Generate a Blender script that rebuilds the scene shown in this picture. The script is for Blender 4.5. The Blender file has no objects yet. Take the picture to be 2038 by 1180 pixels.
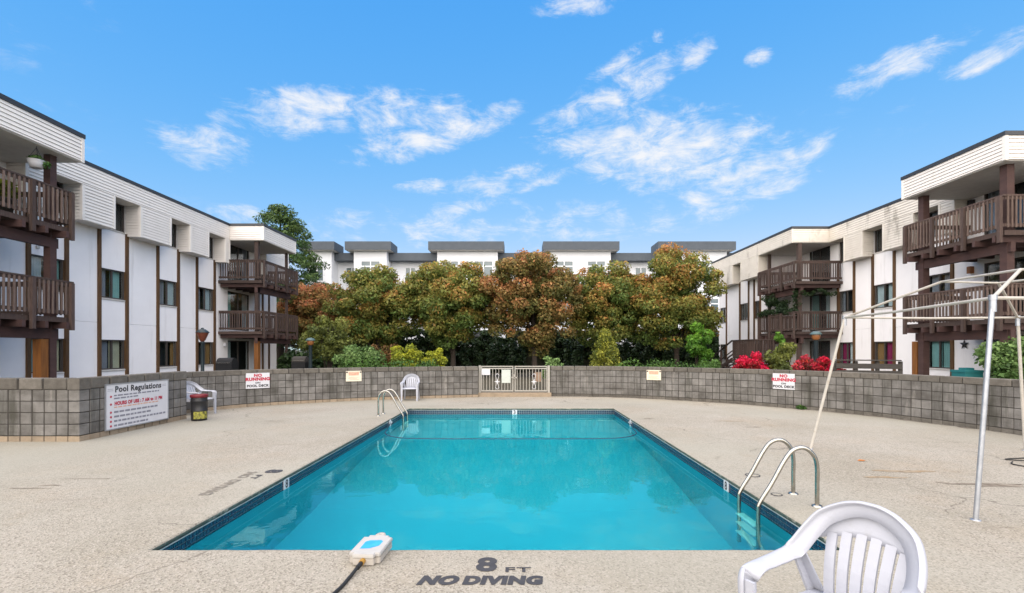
import bpy, bmesh, math, random
import numpy as np
from mathutils import Vector, Matrix, geometry
R = math.radians
random.seed(7)
rng = np.random.default_rng(11)
scene = bpy.context.scene
COL = scene.collection

# ------------------------------------------------------------------ camera
cam_d = bpy.data.cameras.new('camera')
cam = bpy.data.objects.new('camera', cam_d); COL.objects.link(cam)
cam.location = (0, 0, 1.6)
cam.rotation_euler = (R(90), 0, 0)
cam_d.sensor_width = 36
cam_d.lens = 950 / 2038 * 36
cam_d.shift_x = -11 / 2038
cam_d.shift_y = 105 / 2038
cam_d.clip_start = .05
cam_d.clip_end = 3000
scene.camera = cam

# ------------------------------------------------------------------ sky, sun, exposure
SUN_EL, SUN_AZ = R(42), R(200)          # azimuth clockwise from +Y (the far end of the pool)
world = bpy.data.worlds.new('World'); scene.world = world
world.use_nodes = True
wt = world.node_tree; wt.nodes.clear()
def wn(t, **k):
    n = wt.nodes.new(t)
    for a, b in k.items(): setattr(n, a, b)
    return n
def wl(a, b): wt.links.new(a, b)
def wmath(op, a, b=None, c=None, clamp=False):
    n = wn('ShaderNodeMath', operation=op, use_clamp=clamp)
    for i, v in enumerate((a, b, c)):
        if v is None: continue
        if isinstance(v, (int, float)): n.inputs[i].default_value = v
        else: wl(v, n.inputs[i])
    return n.outputs[0]
sky = wn('ShaderNodeTexSky'); sky.sky_type = 'NISHITA'; sky.sun_disc = False
sky.sun_elevation = SUN_EL; sky.sun_rotation = SUN_AZ
sky.altitude = 0; sky.air_density = .8; sky.dust_density = 0.05; sky.ozone_density = 2.0
tc = wn('ShaderNodeTexCoord')
sep = wn('ShaderNodeSeparateXYZ'); wl(tc.outputs['Generated'], sep.inputs[0])
az = wmath('ARCTAN2', sep.outputs[0], sep.outputs[1])
el = wmath('ARCSINE', sep.outputs[2])
comb = wn('ShaderNodeCombineXYZ'); wl(az, comb.inputs[0]); wl(el, comb.inputs[1])
# noise that breaks the clouds into wisps
mp = wn('ShaderNodeMapping'); wl(comb.outputs[0], mp.inputs[0])
mp.inputs['Rotation'].default_value = (0, 0, R(-14)); mp.inputs['Scale'].default_value = (7, 19, 1)
nz = wn('ShaderNodeTexNoise'); nz.inputs['Scale'].default_value = 1.5; nz.inputs['Detail'].default_value = 9
nz.inputs['Roughness'].default_value = .72; nz.inputs['Distortion'].default_value = .5
wl(mp.outputs[0], nz.inputs['Vector'])
nz2 = wn('ShaderNodeTexNoise'); nz2.inputs['Scale'].default_value = 26; nz2.inputs['Detail'].default_value = 6
wl(comb.outputs[0], nz2.inputs['Vector'])
fb = wmath('ADD', wmath('MULTIPLY', nz.outputs[0], .72), wmath('MULTIPLY', nz2.outputs[0], .28))
def dir_of(px, py):
    a, b = (px - 1030) / 950, (695 - py) / 950
    z = math.atan(a)
    return z, math.atan(b * math.cos(z))
clouds = [  # where they hang in the sky: centre, half length, half height, tilt, strength
    (400, 288, 95, 42, 0, 1.0), (620, 218, 170, 46, 13, 1.0), (830, 232, 165, 44, 2, .95), (865, 268, 165, 34, 17, 1.15),
    (1300, 298, 210, 78, -8, 1.2), (1010, 358, 150, 28, 9, .85), (1490, 352, 150, 50, 14, 1.05), (1215, 192, 165, 36, 20, .95),
    (1150, 8, 85, 26, 0, 1.0), (1511, 113, 26, 18, 0, 1.1), (1388, 112, 42, 22, 25, .95), (1312, 72, 14, 18, 0, .9),
    (1780, 136, 140, 34, 6, .9), (1965, 112, 100, 28, 10, 1.0), (852, 370, 60, 14, 5, .85), (480, 432, 60, 22, 0, 1.0),
    (1000, 455, 420, 40, 2, .62), (1400, 425, 130, 18, 5, .7), (940, 412, 90, 16, 6, .7), (1230, 130, 70, 20, 20, .8)]
tot = None
for (px, py, rx, ry, ang, st) in clouds:
    z0, e0 = dir_of(px, py)
    rx *= 1.15; ry *= 1.22
    sx = abs(dir_of(px + rx, py)[0] - dir_of(px - rx, py)[0]) / 2
    sy = abs(dir_of(px, py - ry)[1] - dir_of(px, py + ry)[1]) / 2
    ca, sa = math.cos(R(ang)), math.sin(R(ang))
    dx = wmath('SUBTRACT', az, z0); dy = wmath('SUBTRACT', el, e0)
    u = wmath('MULTIPLY_ADD', dx, ca / sx, wmath('MULTIPLY', dy, sa / sx))
    v = wmath('MULTIPLY_ADD', dx, -sa / sy, wmath('MULTIPLY', dy, ca / sy))
    d2 = wmath('MULTIPLY_ADD', u, u, wmath('MULTIPLY', v, v))
    m = wmath('MULTIPLY', wmath('SUBTRACT', 1.0, wmath('MULTIPLY', d2, .75), clamp=True), st)
    tot = m if tot is None else wmath('MAXIMUM', tot, m)
# scattered wisps in the rest of the sky
n3 = wn('ShaderNodeTexNoise'); n3.inputs['Scale'].default_value = 1.6; n3.inputs['Detail'].default_value = 3
mp3 = wn('ShaderNodeMapping'); mp3.inputs['Location'].default_value = (2.3, 1.1, 4.0); wl(comb.outputs[0], mp3.inputs[0]); wl(mp3.outputs[0], n3.inputs['Vector'])
gen = wmath('MULTIPLY', wmath('SUBTRACT', n3.outputs[0], .54, clamp=True), 3.5)
tot = wmath('MAXIMUM', tot, gen)
cv = wmath('ADD', wmath('MULTIPLY', tot, .62), wmath('MULTIPLY', wmath('SUBTRACT', fb, .5), 3.1))
cr = wn('ShaderNodeMapRange', interpolation_type='SMOOTHSTEP')
cr.inputs['From Min'].default_value = .12; cr.inputs['From Max'].default_value = 1.12
wl(cv, cr.inputs['Value'])
cf = wmath('MULTIPLY', cr.outputs[0], wmath('GREATER_THAN', tot, .02))
cf = wmath('MULTIPLY', cf, wmath('MULTIPLY', wmath('MINIMUM', wmath('MULTIPLY', tot, 3.0), 1.0), .93))
mixc = wn('ShaderNodeMix', data_type='RGBA')
wl(cf, mixc.inputs['Factor']); 
ss = wn('ShaderNodeSeparateColor'); wl(sky.outputs[0], ss.inputs[0])        # deep, even maritime blue
sg = wmath('MULTIPLY', wmath('POWER', ss.outputs[1], .48), 1.30)
sr = wmath('MINIMUM', wmath('MULTIPLY', wmath('POWER', ss.outputs[0], 1.3), .52), wmath('MULTIPLY', sg, .8))
sb = wmath('MULTIPLY', wmath('POWER', ss.outputs[2], .12), 3.0)
hs = wn('ShaderNodeCombineColor'); wl(sr, hs.inputs[0]); wl(sg, hs.inputs[1]); wl(sb, hs.inputs[2])
wl(hs.outputs[0], mixc.inputs['A']); mixc.inputs['B'].default_value = (3.5, 3.5, 3.55, 1)
bg = wn('ShaderNodeBackground'); wl(mixc.outputs['Result'], bg.inputs[0]); bg.inputs[1].default_value = .060
wo = wn('ShaderNodeOutputWorld'); wl(bg.outputs[0], wo.inputs[0])

sd = bpy.data.lights.new('sun', 'SUN'); sd.energy = 2.2; sd.angle = R(140); sd.color = (1, .86, .70)
so = bpy.data.objects.new('sun', sd); COL.objects.link(so)
so.rotation_euler = (R(90) - SUN_EL, 0, math.pi - SUN_AZ)
so.location = (0, 0, 30)
vs = scene.view_settings
vs.view_transform = 'Standard'; vs.look = 'None'; vs.exposure = 2.2; vs.gamma = 1
cy = scene.cycles
cy.use_denoising = True; cy.max_bounces = 9; cy.diffuse_bounces = 3; cy.glossy_bounces = 4
cy.transmission_bounces = 6; cy.transparent_max_bounces = 12; cy.sample_clamp_indirect = 6

# ------------------------------------------------------------------ helpers
WL = {}                                    # world origin of each (unrotated) parent
def tag(o, label=None, cat=None, group=None, kind=None):
    if label: o['label'] = label
    if cat: o['category'] = cat
    if group: o['group'] = group
    if kind: o['kind'] = kind
    return o
def thing(name, loc, label, cat, group=None, rz=0):
    o = bpy.data.objects.new(name, None); COL.objects.link(o)
    o.location = loc; o.rotation_euler = (0, 0, rz); o.empty_display_size = .2
    WL[o.name] = Vector(loc)
    return tag(o, label, cat, group)
def link_mesh(name, me, parent=None, loc=None, rot=None, scale=None):
    o = bpy.data.objects.new(name, me); COL.objects.link(o)
    if parent is not None: o.parent = parent
    if loc is not None: o.location = loc
    if rot is not None: o.rotation_euler = rot
    if scale is not None: o.scale = scale
    return o
class MB:
    def __init__(s): s.v = []; s.f = []; s.sm = []
    def add(s, vs_, fs_, smooth=False):
        b = len(s.v); s.v += [tuple(p) for p in vs_]
        s.f += [tuple(b + i for i in f) for f in fs_]; s.sm += [smooth] * len(fs_)
        return s
    def box(s, a, b):
        x0, x1 = sorted((a[0], b[0])); y0, y1 = sorted((a[1], b[1])); z0, z1 = sorted((a[2], b[2]))
        return s.add([(x0,y0,z0),(x1,y0,z0),(x1,y1,z0),(x0,y1,z0),(x0,y0,z1),(x1,y0,z1),(x1,y1,z1),(x0,y1,z1)],
                     [(0,3,2,1),(4,5,6,7),(0,1,5,4),(1,2,6,5),(2,3,7,6),(3,0,4,7)])
    def bar(s, p, q, w, h, up=(0,0,1)):            # rectangular bar from p to q
        p, q = Vector(p), Vector(q); d = (q - p).normalized(); up = Vector(up)
        if abs(d.dot(up)) > .99: up = Vector((1,0,0))
        a = d.cross(up).normalized() * w / 2; b = a.cross(d).normalized() * h / 2
        c = [p-a-b, p+a-b, p+a+b, p-a+b, q-a-b, q+a-b, q+a+b, q-a+b]
        return s.add(c, [(0,3,2,1),(4,5,6,7),(0,1,5,4),(1,2,6,5),(2,3,7,6),(3,0,4,7)])
    def tube(s, pts, rad, n=8, cap=True):
        pts = [Vector(p) for p in pts]
        rad = rad if isinstance(rad, (list, tuple)) else [rad] * len(pts)
        ref = None; vs_ = []; 
        for i, p in enumerate(pts):
            d = (pts[min(i+1, len(pts)-1)] - pts[max(i-1, 0)]).normalized()
            if ref is None: ref = d.orthogonal().normalized()
            ref = (ref - d * ref.dot(d)).normalized(); bi = d.cross(ref)
            for k in range(n):
                t = 2 * math.pi * k / n
                vs_.append(p + (ref * math.cos(t) + bi * math.sin(t)) * rad[i])
        fs_ = [(i*n+k, i*n+(k+1)%n, (i+1)*n+(k+1)%n, (i+1)*n+k) for i in range(len(pts)-1) for k in range(n)]
        s.add(vs_, fs_, True)
        if cap: s.add(vs_[:n][::-1], [tuple(range(n))]); s.add(vs_[-n:], [tuple(range(n))])
        return s
    def lathe(s, prof, c=(0,0,0), n=20):
        vs_ = [(c[0]+r*math.cos(2*math.pi*k/n), c[1]+r*math.sin(2*math.pi*k/n), c[2]+z) for r, z in prof for k in range(n)]
        fs_ = [(i*n+k, i*n+(k+1)%n, (i+1)*n+(k+1)%n, (i+1)*n+k) for i in range(len(prof)-1) for k in range(n)]
        return s.add(vs_, fs_, True)
    def mesh(s, name, mat, org=(0,0,0)):
        me = bpy.data.meshes.new(name)
        o = Vector(org)
        me.from_pydata([(p[0]-o.x, p[1]-o.y, p[2]-o.z) for p in s.v], [], s.f)
        me.polygons.foreach_set('use_smooth', s.sm)
        if mat: me.materials.append(mat)
        me.update(); return me
    def build(s, name, mat, parent=None, local=False):
        org = Vector((0,0,0))
        if parent is not None and not local: org = WL.get(parent.name, org)
        o = link_mesh(name, s.mesh(name, mat, org), parent)
        WL[o.name] = org
        return o
def smooth_path(pts, k=6):
    pts = [Vector(p) for p in pts]; out = []
    for i in range(len(pts)-1):
        p0, p1, p2, p3 = pts[max(i-1,0)], pts[i], pts[i+1], pts[min(i+2, len(pts)-1)]
        for j in range(k):
            t = j / k
            out.append(.5*((2*p1)+(p2-p0)*t+(2*p0-5*p1+4*p2-p3)*t*t+(3*p1-p0-3*p2+p3)*t**3))
    return out + [pts[-1]]

# ------------------------------------------------------------------ materials
def new_mat(name):
    m = bpy.data.materials.new(name); m.use_nodes = True
    nt = m.node_tree; return m, nt, nt.nodes['Principled BSDF']
def nd(nt, t, **k):
    n = nt.nodes.new(t)
    for a, b in k.items(): setattr(n, a, b)
    return n
def M(name, col, col2=None, scale=6, rough=.7, metal=0, bump=0, bscale=None, objrand=0, spec=.4, stretch=None, detail=6, contrast=.5):
    """base colour broken up by noise, a tone per object and fine relief"""
    m, nt, p = new_mat(name)
    p.inputs['Roughness'].default_value = rough; p.inputs['Metallic'].default_value = metal
    p.inputs['Specular IOR Level'].default_value = spec
    col2 = col2 or tuple(c * .82 for c in col)
    tcn = nd(nt, 'ShaderNodeTexCoord'); mpn = nd(nt, 'ShaderNodeMapping')
    geo = nd(nt, 'ShaderNodeNewGeometry')
    nt.links.new(geo.outputs['Position'], mpn.inputs[0])
    if stretch: mpn.inputs['Scale'].default_value = stretch
    n = nd(nt, 'ShaderNodeTexNoise'); n.inputs['Scale'].default_value = scale; n.inputs['Detail'].default_value = detail
    n.inputs['Roughness'].default_value = .62
    nt.links.new(mpn.outputs[0], n.inputs['Vector'])
    r = nd(nt, 'ShaderNodeMapRange'); r.inputs['From Min'].default_value = .5 - contrast / 2; r.inputs['From Max'].default_value = .5 + contrast / 2
    nt.links.new(n.outputs[0], r.inputs['Value'])
    mx = nd(nt, 'ShaderNodeMix', data_type='RGBA'); nt.links.new(r.outputs[0], mx.inputs['Factor'])
    mx.inputs['A'].default_value = (*col2, 1); mx.inputs['B'].default_value = (*col, 1)
    out = mx.outputs['Result']
    if objrand:
        oi = nd(nt, 'ShaderNodeObjectInfo'); hsn = nd(nt, 'ShaderNodeHueSaturation')
        rr = nd(nt, 'ShaderNodeMapRange'); rr.inputs['To Min'].default_value = 1 - objrand; rr.inputs['To Max'].default_value = 1 + objrand
        nt.links.new(oi.outputs['Random'], rr.inputs['Value']); nt.links.new(rr.outputs[0], hsn.inputs['Value'])
        nt.links.new(out, hsn.inputs['Color']); out = hsn.outputs[0]
    nt.links.new(out, p.inputs['Base Color'])
    if bump:
        b = nd(nt, 'ShaderNodeBump'); b.inputs['Strength'].default_value = bump; b.inputs['Distance'].default_value = .02
        n2 = nd(nt, 'ShaderNodeTexNoise'); n2.inputs['Scale'].default_value = bscale or scale * 6; n2.inputs['Detail'].default_value = 5
        nt.links.new(mpn.outputs[0], n2.inputs['Vector'])
        nt.links.new(n2.outputs[0], b.inputs['Height']); nt.links.new(b.outputs[0], p.inputs['Normal'])
    return m
def stain(m, col, scale, lo, hi, amt, stretch=None):
    """dirt with a shape of its own over an M() material"""
    nt = m.node_tree; p = nt.nodes['Principled BSDF']
    src = p.inputs['Base Color'].links[0].from_socket
    geo = nd(nt, 'ShaderNodeNewGeometry'); mpn = nd(nt, 'ShaderNodeMapping'); nt.links.new(geo.outputs['Position'], mpn.inputs[0])
    if stretch: mpn.inputs['Scale'].default_value = stretch
    mpn.inputs['Location'].default_value = (3.1, 1.7, 5.3)
    n = nd(nt, 'ShaderNodeTexNoise'); n.inputs['Scale'].default_value = scale; n.inputs['Detail'].default_value = 8; n.inputs['Roughness'].default_value = .65
    nt.links.new(mpn.outputs[0], n.inputs['Vector'])
    r = nd(nt, 'ShaderNodeMapRange'); r.inputs['From Min'].default_value = lo; r.inputs['From Max'].default_value = hi; r.inputs['To Max'].default_value = amt
    nt.links.new(n.outputs[0], r.inputs['Value'])
    mx = nd(nt, 'ShaderNodeMix', data_type='RGBA'); nt.links.new(r.outputs[0], mx.inputs['Factor'])
    nt.links.new(src, mx.inputs['A']); mx.inputs['B'].default_value = (*col, 1)
    nt.links.new(mx.outputs['Result'], p.inputs['Base Color'])
    return m
def leaf_mat(name, ca, cb, cc=None, trans=.35):
    """leaf colours: each leaf carries a 'tint' from old to new growth, and its own tone"""
    m, nt, p = new_mat(name); p.inputs['Roughness'].default_value = .55; p.inputs['Specular IOR Level'].default_value = .25
    at = nd(nt, 'ShaderNodeAttribute'); at.attribute_name = 'tint'
    ramp = nd(nt, 'ShaderNodeValToRGB'); e = ramp.color_ramp.elements
    e[0].color = (*ca, 1); e[1].color = (*cb, 1)
    if cc: x = e.new(.5); x.color = (*cc, 1)
    nt.links.new(at.outputs['Fac'], ramp.inputs[0])
    g = nd(nt, 'ShaderNodeNewGeometry'); h = nd(nt, 'ShaderNodeHueSaturation')
    rr = nd(nt, 'ShaderNodeMapRange'); rr.inputs['To Min'].default_value = .55; rr.inputs['To Max'].default_value = 1.45
    nt.links.new(g.outputs['Random Per Island'], rr.inputs['Value']); nt.links.new(rr.outputs[0], h.inputs['Value'])
    nt.links.new(ramp.outputs[0], h.inputs['Color']); nt.links.new(h.outputs[0], p.inputs['Base Color'])
    tr = nd(nt, 'ShaderNodeBsdfTranslucent'); nt.links.new(h.outputs[0], tr.inputs[0])
    mx = nd(nt, 'ShaderNodeMixShader'); mx.inputs[0].default_value = trans
    nt.links.new(p.outputs[0], mx.inputs[1]); nt.links.new(tr.outputs[0], mx.inputs[2])
    nt.links.new(mx.outputs[0], nt.nodes['Material Output'].inputs[0])
    return m
def glass_mat(name, tint, ior=1.5, base=.06):
    m, nt, p = new_mat(name); nt.nodes.remove(p)
    t = nd(nt, 'ShaderNodeBsdfTransparent'); t.inputs[0].default_value = (*tint, 1)
    g = nd(nt, 'ShaderNodeBsdfGlossy'); g.inputs['Roughness'].default_value = .03
    f = nd(nt, 'ShaderNodeLayerWeight'); pw = nd(nt, 'ShaderNodeMath', operation='POWER'); nt.links.new(f.outputs['Facing'], pw.inputs[0]); pw.inputs[1].default_value = 4
    a = nd(nt, 'ShaderNodeMath', operation='ADD', use_clamp=True); nt.links.new(pw.outputs[0], a.inputs[0]); a.inputs[1].default_value = base
    mx = nd(nt, 'ShaderNodeMixShader'); nt.links.new(a.outputs[0], mx.inputs[0])
    nt.links.new(t.outputs[0], mx.inputs[1]); nt.links.new(g.outputs[0], mx.inputs[2])
    nt.links.new(mx.outputs[0], nt.nodes['Material Output'].inputs[0])
    return m
mt = {}
mt['stucco'] = stain(M('stucco', (.88,.86,.87), (.82,.80,.81), 1.4, .9, bump=.25, bscale=45), (.42,.40,.37), 1.1, .56, .82, .55, (1.6,1.6,.18))
mt['siding'] = stain(M('vinyl_siding', (.78,.74,.70), (.71,.67,.63), 2, .6, objrand=.03), (.36,.33,.29), 1.3, .62, .8, .5, (1,1,.45))
mt['siding_dirty'] = stain(M('weathered_siding', (.73,.68,.61), (.62,.57,.50), 2, .65, objrand=.03), (.17,.14,.10), 1.5, .56, .74, .8, (1,1,.35))
mt['soffit'] = M('soffit', (.62,.60,.57), rough=.8)
mt['trim_dark'] = M('roof_edge_metal', (.035,.038,.045), rough=.5)
mt['post'] = M('brown_post', (.12,.062,.024), (.06,.032,.016), 5, .8, bump=.3, stretch=(3,3,.5), objrand=.2)
mt['rail'] = M('weathered_brown_wood', (.092,.060,.050), (.045,.030,.026), 7, .8, bump=.3, stretch=(4,4,.6), objrand=.28)
mt['railworn'] = M('worn_picket', (.19,.135,.11), (.075,.05,.042), 9, .85, bump=.3, stretch=(4,4,.5), objrand=.3)
mt['beam'] = M('red_brown_beam', (.082,.043,.038), (.05,.028,.026), 3, .75, bump=.2, stretch=(1,1,3))
mt['orange_wood'] = M('stained_cedar', (.26,.10,.022), (.13,.05,.014), 4, .7, stretch=(4,4,.5))
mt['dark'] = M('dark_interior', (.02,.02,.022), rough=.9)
mt['alu'] = M('dark_window_frame', (.07,.06,.055), rough=.5)
mt['glass'] = glass_mat('window_glass', (.90,.94,.95), 1.5, .04)
mt['sill'] = M('window_sill', (.55,.53,.50))
def curtain_mat(n, c): return M(n, c, tuple(x*.8 for x in c), 3, .9)
mt['c_pale'] = curtain_mat('pale_curtain', (.50,.56,.58)); mt['c_teal'] = curtain_mat('teal_curtain', (.26,.46,.44))
mt['c_cream'] = curtain_mat('cream_blind', (.55,.50,.36)); mt['c_red'] = curtain_mat('magenta_curtain', (.32,.02,.10))
mt['c_grey'] = curtain_mat('grey_curtain', (.26,.26,.30)); mt['c_wood'] = curtain_mat('wooden_shutter', (.32,.17,.06)); mt['c_white'] = curtain_mat('white_blind', (.66,.66,.66))
mt['block'] = stain(stain(M('concrete_block', (.195,.186,.176), (.115,.108,.101), 5, .92, bump=.6, bscale=55, objrand=.22),
                    (.05,.044,.037), 1.1, .47, .70, .75, (1,1,2.6)), (.34,.32,.29), 2.3, .60, .78, .6, (1.6,1.6,.4))
mt['block'] = stain(mt['block'], (.035,.034,.024), 2.0, .50, .68, .72, (2.0,2.0,.25))
mt['cap'] = stain(M('weathered_cap_block', (0.145,0.132,0.115), (0.081,0.072,0.061), 8, .95, bump=.6, bscale=50, objrand=.2), (0.289,0.264,0.221), 4, .62, .75, .7)
mt['base'] = M('beige_base_course', (0.306,0.238,0.170), (0.204,0.162,0.115), 6, .9, bump=.4, objrand=.12)
mt['mortar'] = M('dark_mortar', (.05,.044,.038), (.03,.027,.024), 9, .95)
mt['white_plastic'] = stain(M('white_plastic', (.40,.412,.465), (.355,.367,.42), 5, .42, spec=.5, bump=.06, bscale=120), (.27,.26,.24), 7, .60, .80, .45)
mt['steel'] = M('stainless_steel', (.44,.42,.38), (.30,.29,.26), 20, .24, metal=1)
mt['galv'] = M('galvanised_pipe', (.46,.48,.52), (.34,.36,.40), 14, .42, metal=.75)
mt['cream_pipe'] = stain(M('cream_painted_pipe', (.44,.41,.37), (.34,.32,.28), 9, .55), (.22,.16,.1), 6, .6, .75, .6)
mt['black'] = M('black_plastic', (.018,.018,.02), rough=.45); mt['rubber'] = M('black_rubber', (.015,.015,.015), rough=.6)
mt['ink'] = M('black_lettering', (.03,.03,.036), (.05,.05,.055), 12, .8)
mt['inkfade'] = M('faded_lettering', (.10,.09,.08), (.27,.24,.195), 14, .9)
mt['inkred'] = M('red_lettering', (.42,.03,.06), rough=.7); mt['inkgrey'] = M('grey_print', (.22,.22,.26), rough=.7)
mt['sign'] = M('white_sign_board', (.58,.58,.61), (.52,.52,.55), 4, .5)
mt['bark'] = M('bark', (.055,.042,.032), (.028,.022,.018), 8, .95, bump=.6, stretch=(1,1,.3))
mt['white_paint'] = M('white_cladding', (.74,.76,.80), (.68,.70,.74), 1, .7)
mt['slate'] = M('slate_fascia', (.075,.09,.11), (.055,.068,.085), 2, .6)
mt['gate'] = stain(M('cream_gate_paint', (.37,.35,.315), (.29,.275,.245), 12, .6), (.25,.16,.09), 8, .6, .75, .6)
mt['teal'] = M('teal_plastic', (.02,.15,.16), rough=.5); mt['lamp_pole'] = M('dark_teal_metal', (.016,.028,.034), rough=.5)
mt['lamp_glass'] = M('red_brown_lamp_shade', (.16,.05,.03), rough=.4); mt['amber'] = M('amber_lamp_shade', (.30,.12,.04), rough=.4)
mt['red'] = M('red_plastic', (.15,.012,.02), rough=.5); mt['yellow'] = M('yellow_label', (.34,.32,.05), (.06,.06,.02), 18, .6, contrast=.25)
mt['bluelabel'] = M('blue_label', (.02,.24,.66), (.05,.36,.75), 12, .4); mt['brass'] = M('brass_gland', (.5,.28,.06), rough=.4, metal=.5)
mt['box'] = M('ivory_plastic', (.42,.39,.35), (.34,.31,.28), 12, .5)
mt['roof'] = M('flat_roof', (.12,.12,.12), rough=.95)

# exposed aggregate deck
def deck_material():
    m, nt, p = new_mat('exposed_aggregate'); p.inputs['Roughness'].default_value = .9; p.inputs['Specular IOR Level'].default_value = .25
    geo = nd(nt, 'ShaderNodeNewGeometry'); pos = geo.outputs['Position']
    def noise(s, d=5, r=.6, off=0, st=None):
        v = pos
        if st or off:
            q = nd(nt, 'ShaderNodeMapping'); nt.links.new(pos, q.inputs[0]); q.inputs['Location'].default_value = (off, off*.7, 0)
            if st: q.inputs['Scale'].default_value = st
            v = q.outputs[0]
        n = nd(nt, 'ShaderNodeTexNoise'); n.inputs['Scale'].default_value = s; n.inputs['Detail'].default_value = d; n.inputs['Roughness'].default_value = r
        nt.links.new(v, n.inputs['Vector']); return n.outputs[0]
    def rng_(v, lo, hi, a=0, b=1):
        r = nd(nt, 'ShaderNodeMapRange'); nt.links.new(v, r.inputs['Value'])
        for k, x in zip(('From Min','From Max','To Min','To Max'), (lo, hi, a, b)): r.inputs[k].default_value = x
        return r.outputs[0]
    def mix(f, a, b):
        x = nd(nt, 'ShaderNodeMix', data_type='RGBA')
        nt.links.new(f, x.inputs['Factor'])
        for s, v in (('A', a), ('B', b)):
            if isinstance(v, tuple): x.inputs[s].default_value = (*v, 1)
            else: nt.links.new(v, x.inputs[s])
        return x.outputs['Result']
    c = mix(rng_(noise(.55, 5), .36, .64), (.250,.226,.180), (.315,.290,.246))
    c = mix(rng_(noise(.8, 6, .65, 9), .50, .72, 0, .6), c, (.30,.245,.18))
    vo = nd(nt, 'ShaderNodeTexVoronoi'); vo.inputs['Scale'].default_value = 85; nt.links.new(pos, vo.inputs['Vector'])
    vb = nd(nt, 'ShaderNodeSeparateColor'); nt.links.new(vo.outputs['Color'], vb.inputs[0])
    c = mix(rng_(vb.outputs[0], .74, .80, 0, .62), c, (0.124,0.104,0.083))
    c = mix(rng_(vb.outputs[1], .74, .8, 0, .62), c, (0.390,0.349,0.299))
    c = mix(rng_(noise(95, 3), .5, .7, 0, .3), c, (0.149,0.129,0.108))
    c = mix(rng_(noise(1.3, 9, .7, 4, (.45,1.6,1)), .60, .74, 0, .6), c, (.145,.12,.092))
    c = mix(rng_(noise(.7, 8, .7, 21), .62, .76, 0, .55), c, (.21,.145,.08))
    c = mix(rng_(noise(2.6, 8, .7, 40), .60, .72, 0, .35), c, (.40,.37,.33))
    c = mix(rng_(noise(.22, 3, .5, 33), .4, .62, 0, .62), c, (0.286,0.274,0.228))
    # hairline cracks, here and there
    wv = nd(nt, 'ShaderNodeVectorMath', operation='MULTIPLY_ADD'); nq = nd(nt, 'ShaderNodeTexNoise'); nq.inputs['Scale'].default_value = 1.7; nq.inputs['Detail'].default_value = 6
    nt.links.new(pos, nq.inputs['Vector']); nt.links.new(nq.outputs['Color'], wv.inputs[0]); wv.inputs[1].default_value = (.9,.9,0); nt.links.new(pos, wv.inputs[2])
    vc = nd(nt, 'ShaderNodeTexVoronoi', feature='DISTANCE_TO_EDGE'); vc.inputs['Scale'].default_value = .33; nt.links.new(wv.outputs[0], vc.inputs['Vector'])
    ck = rng_(vc.outputs['Distance'], .0015, .005, 1, 0); cm = rng_(noise(.5, 3, .5, 14), .50, .60, 0, .6)
    mu = nd(nt, 'ShaderNodeMath', operation='MULTIPLY'); nt.links.new(ck, mu.inputs[0]); nt.links.new(cm, mu.inputs[1])
    c = mix(mu.outputs[0], c, (.09,.075,.06))
    nt.links.new(c, p.inputs['Base Color'])
    b = nd(nt, 'ShaderNodeBump'); b.inputs['Strength'].default_value = .5; b.inputs['Distance'].default_value = .006
    nt.links.new(vo.outputs['Distance'], b.inputs['Height']); nt.links.new(b.outputs[0], p.inputs['Normal'])
    return m
mt['deck'] = deck_material()
mt['coping'] = stain(M('mossy_nosing', (.10,.13,.11), (.04,.06,.052), 12, .9, bump=.6), (.42,.40,.34), 9, .56, .7, .8)
mt['grout'] = M('pale_grout_line', (.42,.46,.46)); mt['tile'] = M('navy_mosaic', (.014,.045,.10), (.006,.018,.045), 30, .25, spec=.6)
mt['basin'] = M('turquoise_pool_paint', (.060,.455,.585), (.055,.42,.545), 1.2, .8)
mt['tread'] = M('pale_step', (.62,.70,.72), rough=.5)
def water_material():
    m, nt, p = new_mat('pool_water'); nt.nodes.remove(p)
    g = nd(nt, 'ShaderNodeBsdfGlass'); g.inputs['IOR'].default_value = 1.333; g.inputs['Roughness'].default_value = 0
    g.inputs['Color'].default_value = (.46,.95,.93,1)
    geo = nd(nt, 'ShaderNodeNewGeometry'); n = nd(nt, 'ShaderNodeTexNoise'); n.inputs['Scale'].default_value = 2.2; n.inputs['Detail'].default_value = 3
    nt.links.new(geo.outputs['Position'], n.inputs['Vector'])
    b = nd(nt, 'ShaderNodeBump'); b.inputs['Strength'].default_value = .055; b.inputs['Distance'].default_value = .05
    nt.links.new(n.outputs[0], b.inputs['Height']); nt.links.new(b.outputs[0], g.inputs['Normal'])
    nt.links.new(g.outputs[0], nt.nodes['Material Output'].inputs[0])
    return m
mt['water'] = water_material()
mt['ground'] = M('bark_mulch_ground', (.06,.05,.03), (.03,.028,.018), 3, .95, bump=.5)
GREEN = (.035,.075,.018)
mt['maple'] = leaf_mat('maple_leaves', (.095,.15,.036), (.42,.17,.055), (.25,.235,.055))
mt['maple_red'] = leaf_mat('coppery_maple_leaves', (.11,.125,.036), (.44,.16,.075), (.27,.18,.06))
mt['conifer'] = leaf_mat('conifer_needles', (.028,.065,.02), (.09,.14,.03), trans=.2)
mt['bush'] = leaf_mat('green_shrub_leaves', (.06,.12,.03), (.20,.30,.10), trans=.3)
mt['willow'] = leaf_mat('olive_shrub_leaves', (.065,.085,.022), (.22,.24,.055), trans=.35)
mt['lime'] = leaf_mat('lime_shrub_leaves', (.10,.12,.02), (.42,.42,.03), (.24,.28,.03), trans=.35)
mt['rust'] = leaf_mat('rusty_shrub_leaves', (.07,.06,.02), (.22,.10,.03), trans=.3)
mt['azalea'] = leaf_mat('azalea_flowers', (.14,.02,.015), (.62,.012,.075), (.50,.008,.03), trans=.3)
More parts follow.
